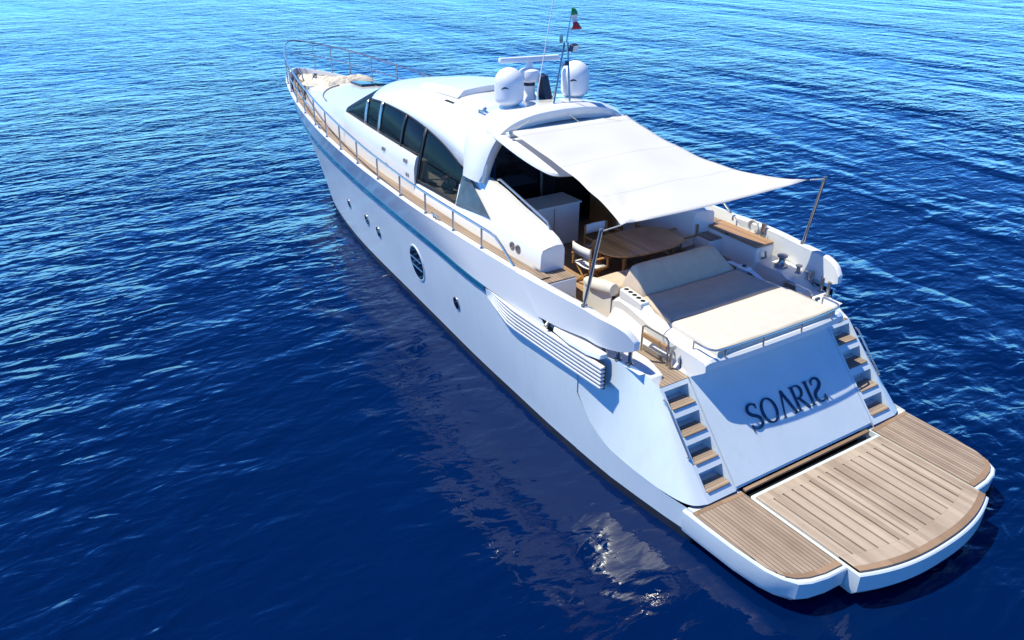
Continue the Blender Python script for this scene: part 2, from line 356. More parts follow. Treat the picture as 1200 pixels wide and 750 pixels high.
def build_hull():
    m = MB()
    m.grid([r_kl, [(p[0], p[1]-.004, -.0) for p in r_wl]], 1)
    boot_reflection = lerp_rows(r_wl, r_st, .075)
    m.grid([r_wl, boot_reflection], 1)  # boot stripe drawn taller, its black also standing in for the dark reflection
    rows = [boot_reflection]+[lerp_rows(boot_reflection, r_st, k/8) for k in range(1, 9)]
    rows = [[(p[0], max(0, p[1]+(-.05*math.sin(PI*k/8)*max(0, min(1, (p[0]-17)/6)) + .03*math.sin(PI*k/8)*max(0, min(1, (17-p[0])/6)))*(1 if i < NH-2 else 0)), p[2]) for i, p in enumerate(r)] for k, r in enumerate(rows)]
    m.grid(rows, 0)
    # lower band aft of x = 9.1, under the chine
    xs = [9.14, 8.75, 8.2, 7.6, 7.0, 6.55, 6.45]
    chx = lambda x: I([(c[0], c[2]) for c in CH[:9]]+[(6.45, .615)], x); chy = lambda x: I([(c[0], c[1]) for c in CH[:7]]+[(6.45, 2.56)], x)
    m.grid([[(x, I(WL, x)*.9, -.7) for x in xs], [(x, I(WL, x), 0) for x in xs]], 1)
    lo = [(x, I(WL, x), 0) for x in xs]; hi = [(x, chy(x), chx(x)-.003) for x in xs]
    lb = [tuple(p*(1-.16/b[2])+q*.16/b[2] for p, q in zip(a, b)) for a, b in zip(lo, hi)]; m.grid([lo, lb], 1)  # same band aft: boot stripe plus dark reflection put into the colour
    low = [lerp_rows(lb, hi, k/6) for k in range(7)]
    for r in low: r[0] = (9.14, hull_y(9.14, r[0][2])+.002, r[0][2])
    m.grid(low, 0)
    # quarter fairing between chine and its top edge
    a, b = curve3(CH, 46), curve3(TP, 46); rr = []
    for k in range(11):
        t = k/10; q_ = [p*(1-t)+q*t for p, q in zip(a, b)]; q_[0].y = hull_y(9.14, q_[0].z)+.002; rr.append(q_)
    m.grid(rr, 0)
    # quarter top shelf
    m.grid([b, [Vector((max(p.x, 7.9) if p.y < 2.3 else p.x, min(p.y, 2.02), p.z-.005)) for p in b]], 2)
    m.mirror()
    # transom under the platform
    m.poly([(6.45, -2.5, -.7), (6.45, 2.5, -.7), (6.45, 2.56, .4), (6.45, -2.56, .4)], 1)
    return m.build('hull', ['hull', 'antifoul', 'white'], yacht, smooth=40)
hull = build_hull()

def build_bulwark():
    """white topsides band above the stripe, its cap and inner face, both sides, one mesh"""
    m = MB()
    st = row(STY, lambda x: I(STZ, x)+.02, 10.0, 29.95, NH); gw = row(GY, lambda x: I(GZ, x), 10.9, 30.4, NH)
    rows = [lerp_rows(st, gw, k/5) for k in range(6)]
    m.grid(rows)
    cap = [(p[0]-(.10 if i == NH-1 else .05*max(0, (p[0]-27)/3)), max(0, p[1]-.11), p[2]+.012) for i, p in enumerate(gw)]
    inn = [(p[0]-(.02 if p[0] > 29 else 0), p[1]-.02 if p[1] > .03 else 0, ZD(p[0])-.03) for p in cap]
    mid = [(p[0]*.5+q[0]*.5, p[1]*.5+q[1]*.5, p[2]+.014) for p, q in zip(gw, cap)]
    m.grid([gw, mid, cap, inn])
    m.mirror()
    return m.build('bulwark', 'white', yacht, smooth=45)
build_bulwark()
# rub stripe
def build_stripe(s):
    m = MB(); path = row(STY, lambda x: I(STZ, x)-.02, 12.0, 29.93, 60)
    rows = []
    for dz, dy in ((-.055, .006), (-.05, .022), (.05, .022), (.055, .006)):
        rows.append([(p[0]+(.02 if p[1] < .3 else 0), s*(p[1]+dy), p[2]+dz) for p in path])
    m.grid(rows); return m.build('rub_stripe', 'stripe', hull, smooth=30)
for s in (1, -1): build_stripe(s)

def on_hull(x, z, a, b, s=1, off=0.0):
    return Vector((x+a, s*(hull_y(x+a, z+b)+off), z+b))
def porthole(x, z, r, s=1, big=False):
    rz = r*1.0; rx = r*(1.0 if not big else .92); n = 28
    ring = lambda k, off: [on_hull(x, z, rx*k*math.cos(2*PI*i/n), rz*k*math.sin(2*PI*i/n), s, off) for i in range(n)]
    m = MB(); m.grid([ring(1.22, .002), ring(1.19, .018), ring(1.12, .02), ring(1.05, .012)], 0, close=True)
    o = m.build('porthole' if not big else 'round_window', 'steel' if not big else 'hull', hull)
    g = MB(); g.poly(ring(1.08, .021)); g.build('pane', 'glassd', o, smooth=0)
    if big:
        b = MB()
        for dz in (-.11, .10):
            q = [on_hull(x, z, rx*.95*u, dz, s, .03) for u in lin(-1, 1, 6)]; b.tube(q, .013, 6)
        b.build('cross_bar', 'steeld', o)
for s in (1, -1):
    porthole(15.62, 1.30, .37, s, True)
    for x, z, r in ((18.3, 1.15, .12), (19.2, 1.2, .12), (13.5, 1.17, .12), (20.9, 1.12, .12)): porthole(x, z, r, s)

# louvre strip along the engine room, both sides
def louvre(s):
    b = MB(); xs = lin(11.95, 8.45, 24)
    hy = lambda x: I(STY, x)
    ztop = lambda x: 2.15
    zb = lambda x: 1.73+max(0, (x-11.2))*.30
    rows = []
    for k, (dy) in enumerate((0, .025, .025, 0)):
        rows.append([(x, s*(hy(x)-.03+dy*min(1, (11.95-x)/1.2)), (ztop(x) if k < 2 else zb(x))) for x in xs])
    b.grid(rows); b.poly([r[-1] for r in rows])
    o = b.build('louvre_grille', 'black', hull, smooth=0)
    m = MB(); n = 6
    for i in range(n):
        f0 = i/n; rows = [[], [], [], []]
        for x in xs:
            z1 = ztop(x)-(ztop(x)-zb(x))*f0; z0 = z1-(ztop(x)-zb(x))/n*.50
            y = hy(x)-.03
            pr = .105*min(1, (11.95-x)/1.2+.15); rows[0].append((x, s*(y+.02), z1)); rows[1].append((x, s*(y+pr), z1-.012)); rows[2].append((x, s*(y+pr), z0)); rows[3].append((x, s*(y+.02), z0))
        m.grid(rows); m.poly([r[-1] for r in rows]); m.poly([r[0] for r in rows])
    m.build('slats', 'white', o, smooth=0)
for s in (1, -1): louvre(s)
# fold-down boarding flap over the louvres
for s in (1, -1):
    m = MB(); pts = [(9.9, 2.64), (9.8, 2.79), (9.3, 2.84), (8.85, 2.81), (8.6, 2.73), (8.58, 2.60)]
    lo = [(x, s*y, 2.185) for x, y in pts]; hi = [(x, s*(y-.03), 2.275) for x, y in pts]
    if s < 0: lo, hi = lo[::-1], hi[::-1]
    m.hexa(lo, hi); f = m.build('boarding_flap', 'white', yacht, bevel=.022)
    k = MB(); k.tube([(9.9, s*2.60, 2.32), (9.98, s*2.74, 2.30), (9.93, s*2.84, 2.24)], .035); k.build('hinge', 'steeld', f)

# ------------------------------------------------------------------ bulwark wings on steel posts
def wing(s):
    top = [(10.95, 2.785, 2.86), (10.4, 2.78, 2.87), (9.8, 2.745, 2.87), (9.2, 2.68, 2.85), (8.8, 2.65, 2.83), (8.5, 2.59, 2.81), (8.28, 2.52, 2.75), (8.13, 2.45, 2.62)]
    bot = [(10.0, 2.78, 2.13), (9.75, 2.755, 2.305), (9.45, 2.715, 2.325), (9.1, 2.65, 2.34), (8.8, 2.63, 2.34), (8.55, 2.56, 2.35), (8.30, 2.49, 2.40), (8.13, 2.44, 2.48)]
    bot[0] = (10.22, 2.79, 2.30)
    T, B = curve3(top, 36), curve3(bot, 36)
    for q in (T, B):
        for i, p in enumerate(q): p.y += .012*max(0, 1-i/14)
    m = MB(); rows = []
    for k in range(7):
        t = k/6; rows.append([p*(1-t)+q*t+Vector((0, .0, 0)) for p, q in zip(B, T)])
    th = [.19-.07*(i/35) for i in range(36)]
    inT = [Vector((p.x, p.y-h, p.z-.01)) for p, h in zip(T, th)]; inB = [Vector((p.x, p.y-h*.75, p.z)) for p, h in zip(B, th)]
    midT = [(p+q)/2+Vector((0, 0, .02)) for p, q in zip(T, inT)]
    rows += [midT, inT]+[p for p in [[a*(1-k/3)+b*k/3 for a, b in zip(inT, inB)] for k in range(1, 4)]]+[B]
    rows = [[(p.x, s*p.y, p.z) for p in r] for r in rows]
    m.grid(rows); m.poly([r[-1] for r in rows[:-1]]); m.poly([r[0] for r in rows[:-1]])
    o = m.build('bulwark_wing', 'white', yacht, smooth=50)
    for x, y in ((9.55, 2.60), (8.78, 2.50), (8.50, 2.43), (8.30, 2.36)):
        k = MB(); k.tube([(x, s*y, 2.12), (x, s*y, 2.45)], .035, 10); k.lathe([(.07, 2.155), (.07, 2.175), (.04, 2.19)], (x, s*y, 0), 12); k.build('post', 'steel', o)
    k = MB(); k.lathe([(0, 2.885), (.055, 2.885), (.055, 2.865), (.06, 2.84)], (9.2, s*2.61, 0), 14); k.build('pole_socket', 'steel', o)
for s in (1, -1): wing(s)
# inner bulwark lining next to the cockpit: from the side deck back to the wing
def lining(s):
    m = MB(); xs = lin(11.8, 8.9, 14)
    m.grid([[(x, s*(I(GY, x)-.16), 2.84) for x in xs], [(x, s*(I(GY, x)-.2), 1.98) for x in xs]])
    return m
# ------------------------------------------------------------------ decks
def build_side_decks():
    m = MB(); xs = lin(10.85, 22.5, 40)
    m.grid([[(x, I(GY, x)-.115, ZD(x)) for x in xs], [(x, I(HB, x)-.06, ZD(x)+.01) for x in xs]])
    xs2 = [22.5+ (30.25-22.5)*(k/29) for k in range(30)]
    m.grid([[(x, max(0.0, I(GY, x)-.115), ZD(x)) for x in xs2], [(x, max(0.0, I(GY, x)-.115)*.4, ZD(x)+.02) for x in xs2], [(x, 0, ZD(x)+.03) for x in xs2]])
    m.mirror(); return m.build('teak_deck', 'teak', yacht, smooth=60)
build_side_decks()
def strip_along(xs, yf, wid, zf, name, mat, h=.03):
    for s in (1, -1):
        m = MB(); rows = [[(x, s*(yf(x)), zf(x)) for x in xs], [(x, s*(yf(x)), zf(x)+h) for x in xs], [(x, s*(yf(x)-wid), zf(x)+h) for x in xs], [(x, s*(yf(x)-wid), zf(x)) for x in xs]]
        m.grid(rows); m.build(name, mat, yacht, smooth=40)
strip_along(lin(12.2, 27.5, 40), lambda x: I(GY, x)-.118, .10, lambda x: ZD(x)-.005, 'waterway', 'white', .02)
# cockpit sole, side passages, steps
m = MB(); m.box(9.0, 14.5, -2.45, 2.45, 1.90, 1.95); m.build('cockpit_sole', 'sole', yacht, smooth=0)
for s in (1, -1):
    m = MB(); ys = (1.62, 2.22) if s > 0 else (-2.22, -1.62)
    m.hexa([(7.72, ys[0], 1.95), (9.0, ys[0], 1.95), (9.0, ys[1], 1.95), (7.72, ys[1], 1.95)], [(7.70, ys[0], 1.992), (9.0, ys[0], 1.992), (9.0, ys[1], 1.992), (7.70, ys[1], 1.992)])
    m.build('passage_deck', 'teak', yacht, smooth=0)
    # coaming between passage and quarter
    q = MB(); xs = lin(10.1, 8.0, 12); zt = lambda x: 2.10+.30*max(0, min(1, (x-8.6)/.5))*(1 if s < 0 else .2)
    yi = 2.0 if s < 0 else 2.12
    q.grid([[(x, s*yi, 1.96) for x in xs], [(x, s*(yi+.03), zt(x)) for x in xs], [(x, s*(I(GY, max(x, 8.3))-.17), zt(x)+.01) for x in xs], [(x, s*(I(GY, max(x, 8.3))-.10), 2.12) for x in xs]])
    q.poly([(10.1, s*yi, 1.96), (10.1, s*(yi+.03), zt(9.6)), (10.1, s*2.55, zt(9.6)), (10.1, s*2.55, 1.96)])
    q.poly([(8.0, s*yi, 1.96), (8.0, s*(yi+.03), zt(8)), (8.0, s*2.3, zt(8)), (8.0, s*2.3, 1.96)])
    q.build('quarter_coaming', 'white', yacht, smooth=30)
    # inner lining of the bulwark beside the cockpit
    L = MB(); xs = lin(12.2, 10.05, 12)
    L.grid([[(x, s*(I(GY, x)-.13), 2.86) for x in xs], [(x, s*(I(GY, x)-.19), 2.5) for x in xs], [(x, s*(I(GY, x)-.22), 1.94) for x in xs]])
    L.build('cockpit_lining', 'white', yacht, smooth=40)
    # two steps from the side deck down into the cockpit
    a, b = min(s*1.66, s*2.58), max(s*1.66, s*2.58)
    st = MB(); st.box(10.66, 11.5, a, b, 1.95, 2.60); so_ = st.build('deck_end', 'white', yacht, smooth=0, bevel=.02)
    st = MB(); st.box(10.68, 11.3, a+.02, b-.02, 2.602, 2.622); st.build('end_planking', 'teak', so_, smooth=0)
    st = MB(); st.box(10.33, 10.655, a+.1, b-.04, 1.95, 2.26); st.build('deck_step', 'teak', yacht, smooth=0, bevel=.01)

# ------------------------------------------------------------------ transom, stairs, garage lid
YI, YO = 1.66, 2.25
ZB, ZT, NS = .72, 1.93, 4
HS = .235; GAP = (ZT-ZB-NS*HS)/(NS-1)
def stairs(s):
    P = lambda y, z, d=0.0: (PL_X(z)+d, s*y, z)
    y0, y1 = YI+.05, YO-.05
    m = MB()
    zs = [.615]
    for i in range(NS): zs += [ZB+i*(HS+GAP), ZB+i*(HS+GAP)+HS]
    zs.append(1.985)
    m.poly([P(YI, .615), P(y0, .615), P(y0, 1.985), P(YI, 1.985)]); m.poly([P(y1, .615), P(YO, .615), P(YO, 1.985), P(y1, 1.985)])
    for i in range(0, len(zs), 2): m.poly([P(y0, zs[i]), P(y1, zs[i]), P(y1, zs[i+1]), P(y0, zs[i+1])])
    for i in range(NS):
        z0, z1 = zs[1+2*i], zs[2+2*i]; xb = PL_X(z0)+.36
        B = lambda y, z: (xb, s*y, z)
        m.poly([P(y0, z0), P(y1, z0), B(y1, z0), B(y0, z0)]); m.poly([P(y0, z1), P(y1, z1), B(y1, z1), B(y0, z1)])
        m.poly([B(y0, z0), B(y1, z0), B(y1, z1), B(y0, z1)])
        for y in (y0, y1): m.poly([P(y, z0), B(y, z0), B(y, z1), P(y, z1)])
    o = m.build('boarding_stairs', 'hull', yacht, smooth=0)
    for i in range(NS):
        z0 = zs[1+2*i]; xa = PL_X(z0)
        t = MB(); t.box(xa-.012, xa+.24, min(s*(y0+.015), s*(y1-.015)), max(s*(y0+.015), s*(y1-.015)), z0+.004, z0+.03); t.build('step_tread', 'teakx', o, smooth=0, bevel=.005)
        l = MB(); l.lathe([(0, 0), (.018, 0), (.018, .012)], (0, 0, 0), 10); l.xform(Matrix.Translation((xa+.355, s*(YI+.32), z0+.17)) @ Matrix.Rotation(-PI/2, 4, 'Y')); l.build('step_light', 'navy', o)
    # steel hand rail lying on the outer edge
    h = MB(); h.tube([P(YO+.03, 1.86, -.02), P(YO+.03, 1.83, -.07), P(YO+.03, 1.20, -.07), P(YO+.03, 1.17, -.02)], .016); h.build('hand_rail', 'steel', o)
for s in (1, -1): stairs(s)
m = MB()
m.grid([[(PL_X(z)-.006-.02*math.sin(PI*(z-.615)/1.37)*(1-(y/YI)**2), y, z) for y in lin(-YI+.012, YI-.012, 13)] for z in lin(.66, 2.02, 8)])
m.grid([[(PL_X(z)+.05, y, z) for y in (-YI-.0, YI+.0)] for z in (.60, 2.02)])
trans = m.build('transom_door', 'hull', yacht, smooth=50)
m = MB(); m.box(6.40, 6.47, -1.5, 1.5, .55, .585); m.build('transom_sill', 'teakrim', yacht, smooth=0)
# sun deck block above the garage, with its overhanging lip
def sundeck():
    m = MB()
    def prof(y):
        a = abs(y)/1.5
        aft = 7.32+.06*a**4
        return [(8.2, 1.95), (7.70, 1.99), (7.52, 2.12), (aft+.05, 2.22), (aft, 2.26), (aft+.01, 2.36), (aft+.05, 2.40), (7.6, 2.415), (8.5, 2.43), (9.45, 2.46), (9.75, 2.47), (9.95, 2.40), (9.98, 1.95)]
    W = lambda x, z: 1.0
    rows = []
    ys = [-1.62, -1.58, -1.50]+lin(-1.3, 1.3, 9)+[1.50, 1.58, 1.62]
    for y in ys:
        e = max(0, abs(y)-1.5)/.12
        r = []
        for x, z in prof(y):
            narrow = 1-.14*max(0, min(1, (x-8.4)/1.2))       # narrower towards the cockpit
            zz = z-(.05*e*e if z > 2.2 else 0)
            r.append((x, y*narrow, zz))
        rows.append(r)
    m.grid(rows); m.poly(rows[0]); m.poly(rows[-1])
    return m.build('sun_deck', 'white', yacht, smooth=38)
sund = sundeck()
for s in (1, -1):
    k = MB(); k.box(7.93, 7.945, min(s*1.60, s*1.624), max(s*1.60, s*1.624), 2.0, 2.2); k.build('panel_seam', 'black', sund, smooth=0)
    # outer skirt falling to the passage
    q = MB(); q.grid([[(x, s*1.50*(1-.14*max(0, min(1, (x-8.4)/1.2))), z) for x, z in ((9.75, 2.60), (9.2, 2.56), (8.9, 2.42), (8.3, 2.30), (7.9, 2.22))], [(x, s*yy, 1.97) for x, yy in ((9.98, 1.50), (9.3, 1.62), (8.9, 1.64), (8.3, 1.64), (7.75, 1.64))]])
    q.grid([[(x, s*1.50*(1-.14*max(0, min(1, (x-8.4)/1.2))), z) for x, z in ((9.75, 2.60), (9.2, 2.56), (8.9, 2.42), (8.3, 2.30), (7.9, 2.22))], [(x, s*1.36*(1-.14*max(0, min(1, (x-8.4)/1.2))), z) for x, z in ((9.75, 2.60), (9.2, 2.56), (8.9, 2.44), (8.3, 2.42), (7.9, 2.41))]])
    q.build('sun_deck_skirt', 'white', yacht, smooth=30)
    # cup holder bar
    c = MB(); c.hexa([(9.18, s*1.22, 2.46), (9.82, s*1.17, 2.46), (9.82, s*1.36, 2.46), (9.18, s*1.41, 2.46)][::s], [(9.18, s*1.22, 2.60), (9.82, s*1.17, 2.63), (9.82, s*1.36, 2.63), (9.18, s*1.41, 2.60)][::s])
    if s < 0: c = MB(); c.hexa([(9.3, -1.25, 2.46), (9.55, -1.22, 2.46), (9.55, -1.36, 2.46), (9.3, -1.39, 2.46)][::-1], [(9.3, -1.25, 2.59), (9.55, -1.22, 2.60), (9.55, -1.36, 2.60), (9.3, -1.39, 2.59)][::-1])
    cb = c.build('cup_holder_bar', 'white', yacht, smooth=0, bevel=.02)
    for i in range(5 if s > 0 else 1):
        x = 9.26+.12*i if s > 0 else 9.42; h = MB(); h.lathe([(0, 0), (.042, 0), (.047, -.004)], (x, s*(1.315-.0*i-.08*(x-9.18)), 2.604+.047*(x-9.18)), 14); h.build('cup_hole', 'dark', cb)
    # folded boarding steps in a steel frame
    f = MB(); y = 1.70
    f.tube([(8.78, s*y, 2.0), (8.78, s*y, 2.42), (8.72, s*y, 2.47), (8.22, s*y, 2.47), (8.16, s*y, 2.42), (8.16, s*y, 2.0)], .018)
    fo = f.build('side_gate', 'steel', yacht)
    b = MB(); b.box(8.18, 8.76, min(s*(y-.02), s*(y+.02)), max(s*(y-.02), s*(y+.02)), 2.25, 2.34); b.build('gate_board', 'bench', fo, smooth=0, bevel=.006)
    b = MB(); b.box(8.2, 8.74, min(s*(y-.015), s*(y+.015)), max(s*(y-.015), s*(y+.015)), 2.04, 2.12); b.build('gate_plate', 'steel', fo, smooth=0, bevel=.005)
    b = MB(); b.tube([(8.06, s*1.72, 2.0), (8.06, s*1.72, 2.36), (8.0, s*1.70, 2.40)], .03); b.build('gate_post', 'steel', fo)
# pad rail
def pad_rail():
    m = MB(); z = 2.545
    m.tube(curve3([(7.80, 1.52, z), (7.55, 1.52, z), (7.44, 1.47, z), (7.39, 1.34, z), (7.35, .7, z), (7.34, 0, z), (7.35, -.7, z), (7.39, -1.34, z), (7.44, -1.47, z), (7.55, -1.52, z), (7.80, -1.52, z)], 50), .019)
    o = m.build('pad_rail', 'steel', yacht)
    for x, y in ((7.8, 1.52), (7.8, -1.52), (7.385, 1.25), (7.345, .45), (7.345, -.45), (7.385, -1.25)):
        k = MB(); k.tube([(x, y, 2.36), (x, y, z)], .015); k.build('rail_leg', 'steel', o)
pad_rail()

# yacht name in raised letters on the transom
def letters():
    up_ = Vector((7.70-6.45, 0, 1.985-.615)).normalized()          # up the slope
    rt_ = Vector((0, -1, 0)); nn = Vector((-up_.z, 0, up_.x))
    H = .43; z0 = 1.135; ycur = .88
    def thick(path, w):
        """flat stroke polygon strip along 2D path with widths"""
        L, R = [], []; w = [q*.76 for q in w]
        for i, p in enumerate(path):
            a = np.array(path[max(i-1, 0)]); b = np.array(path[min(i+1, len(path)-1)]); d = b-a; d = d/np.linalg.norm(d); n_ = np.array([-d[1], d[0]])
            L.append(np.array(p)+n_*w[i]/2); R.append(np.array(p)-n_*w[i]/2)
        return L, R
    def arc(cx, cy, rx, ry, a0, a1, n=14): return [(cx+rx*math.cos(math.radians(a)), cy+ry*math.sin(math.radians(a))) for a in lin(a0, a1, n)]
    Sp = arc(.30, .75, .24, .22, 20, 185, 14)+arc(.30, .27, .27, .25, 95, -165, 20)
    Sp = arc(.31, .76, .23, .21, 25, 200, 14)+[(.22, .57), (.42, .47)]+arc(.30, .26, .26, .23, 40, -160, 18)
    sw = [.05+.11*math.sin(PI*k/(len(Sp)-1))**1.0 for k in range(len(Sp))]
    def serif(x, y, h=.15): return ([(x, y-h), (x, y)], [.055, .03])
    glyph = {
        'S': (.64, [(Sp, sw), ([(.52, .74), (.53, .94)], [.03, .06]), ([(.05, .24), (.03, .0)], [.03, .06])]),
        'O': (.86, [(arc(.42, .49, .35, .46, 0, 360, 34), [.075+.07*abs(math.cos(2*PI*k/33)) for k in range(34)])]),
        'V': (.78, [([(.10, 0), (.40, 1.0)], [.055, .075]), ([(.38, 1.0), (.76, 0)], [.15, .15]), ([(.02, .01), (.18, .01)], [.035, .035]), ([(.64, .01), (.86, .01)], [.035, .035])]),
        'R': (.72, [([(.14, 0), (.14, .98)], [.15, .15]), ([(.14, .96), (.34, .96)]+arc(.36, .73, .22, .235, 88, -88, 12)+[(.2, .49)], [.055]*2+[.06+.07*math.sin(PI*k/11) for k in range(12)]+[.05]), ([(.30, .49), (.68, .0)], [.13, .14]), ([(.02, .015), (.27, .015)], [.035, .035]), ([(.02, .97), (.2, .97)], [.035, .035])]),
        'I': (.36, [([(.16, 0), (.16, .98)], [.15, .15]), ([(.03, .015), (.29, .015)], [.035, .035]), ([(.03, .97), (.29, .97)], [.035, .035])]),
    }
    for ch in 'SOVRIZ':
        adv, strokes = glyph['S' if ch == 'Z' else ch]
        m = MB()
        for si, (path, ws) in enumerate(strokes):
            if ch == 'Z': path = [(.60-px, py) for px, py in path]
            L, R = thick(path, ws)
            dep = .028+.0015*si
            to = lambda q, d: Vector((PL_X(z0), ycur, z0))+rt_*float(q[0])*H+up_*float(q[1])*H+nn*d
            rows = [[to(q, .010) for q in L], [to(q, .010+dep) for q in L], [to(q, .010+dep) for q in R], [to(q, .010) for q in R]]
            m.grid(rows); m.poly([r[0] for r in rows]); m.poly([r[-1] for r in rows]); m.grid([rows[3], rows[0]])
        m.build('name_letter', 'letters', trans, smooth=30, weld=False)
        ycur -= adv*H*1.06
letters()

# ------------------------------------------------------------------ swim platform
def platform():
    root = empty('swim_platform'); root.parent = yacht
    ZP = .56
    for s in (1, -1):
        outline = [(6.60, 2.62), (6.2, 2.61), (5.6, 2.585), (5.1, 2.53), (4.87, 2.455), (4.68, 2.335), (4.60, 2.17), (4.545, 1.9), (4.525, 1.55), (6.60, 1.55)]
        inner = [(6.46, 2.555), (6.2, 2.56), (5.6, 2.54), (5.1, 2.49), (4.92, 2.43), (4.76, 2.31), (4.68, 2.15), (4.62, 1.9), (4.60, 1.575), (6.42, 1.575)]
        m = MB(); lo = [(x+(.10 if x < 5.2 else 0), s*(y-.04 if y > 1.6 else y), .16) for x, y in outline]; mid = [(x+(.02 if x < 5.2 else 0), s*(y-.008 if y > 1.6 else y), .26) for x, y in outline]; hi = [(x, s*y, ZP-.02) for x, y in outline]; top = [(x+.015*(x < 5), s*(y-.015 if y > 1.6 else y), ZP) for x, y in outline]
        m.grid([lo, mid, hi, top], close=True); m.poly(lo); m.poly(top)
        o = m.build('platform_wing', 'hull', root, smooth=28)
        t = MB(); t.prism_z([(x, s*y) for x, y in inner], ZP+.002, ZP+.022); t.build('teak_planking', 'teak', o, smooth=0)
        pts = [(4.595, 1.575), (4.615, 1.9), (4.675, 2.15), (4.755, 2.31), (4.86, 2.41)]
        for name, path, wid in (('aft_margin', pts, (.09, 0)), ('fore_margin', [(6.42, 1.575), (6.46, 2.555)], (-.075, 0))):
            r = MB(); A_ = [(x, s*y) for x, y in path]; B_ = [(x+wid[0], s*(y-.03*(i == len(path)-1 and len(path) > 2))) for i, (x, y) in enumerate(path)]
            z0_, z1_ = ZP+.006, ZP+.026
            r.grid([[(x, y, z0_) for x, y in A_], [(x, y, z1_) for x, y in A_], [(x, y, z1_) for x, y in B_], [(x, y, z0_) for x, y in B_]]); r.build(name, 'teakrim', o, smooth=0)
    # lifting centre section
    ysn = lin(1.535, -1.535, 25)
    aft = lambda y: 4.055+.26*(abs(y)/1.5)**2.4
    m = MB(); edge = [(aft(y), y) for y in ysn]
    outl = [(6.26, 1.535)]+edge+[(6.26, -1.535)]
    lo = [(x+.10, y*.97, .14) for x, y in outl]; mid = [(x, y, .28) for x, y in outl]; hi = [(x, y, ZP-.01) for x, y in outl]; top = [(x+.02, y*.99, ZP+.008) for x, y in outl]
    m.grid([lo, mid, hi, top], close=True); m.poly(lo); m.poly(top)
    lift = m.build('lift_platform', 'hull', root, smooth=28)
    g = MB(); zt0, zt1 = ZP+.011, ZP+.045
    A = lambda y: aft(y)+.06
    bd = MB(); bd.prism_z([(6.2, 1.505)]+[(A(y), y*1.505/1.535) for y in ysn]+[(6.2, -1.505)], ZP+.009, ZP+.012); bd.build('slot_backing', 'dark', lift, smooth=0)
    n = 15; wd = 2*1.505/n
    for i in range(n):
        y0 = -1.505+i*wd+(.017 if i else 0); y1 = -1.505+(i+1)*wd-(.017 if i < n-1 else 0)
        g.prism_z([(6.03, y0), (6.03, y1), (A(y1)+.331, y1), (A(y0)+.331, y0)], zt0, zt1)
    g.build('teak_slats', 'lift', lift, smooth=0, weld=False)
    e = MB(); e.box(6.031, 6.20, -1.505, 1.505, zt0, zt1)
    yy = lin(1.505, -1.505, 25)
    e.grid([[(A(y)+.330, y, zt1) for y in yy], [(A(y)+.10, y, zt1) for y in yy]]); e.grid([[(A(y)+.329, y, zt0) for y in yy], [(A(y)+.329, y, zt1) for y in yy]])
    e.build('teak_border', 'lift', lift, smooth=0)
    r = MB(); r.grid([[(A(y)+.099, y, zt0) for y in yy], [(A(y)+.099, y, zt1) for y in yy], [(A(y), y, zt1) for y in yy], [(A(y), y, zt0) for y in yy]]); r.build('margin_board', 'teakrim', lift, smooth=0)
    k = MB(); k.box(4.62, 5.0, -2.36, -2.30, .02, .22); k.build('lift_bracket', 'antifoul', root, smooth=0, bevel=.02)
platform()

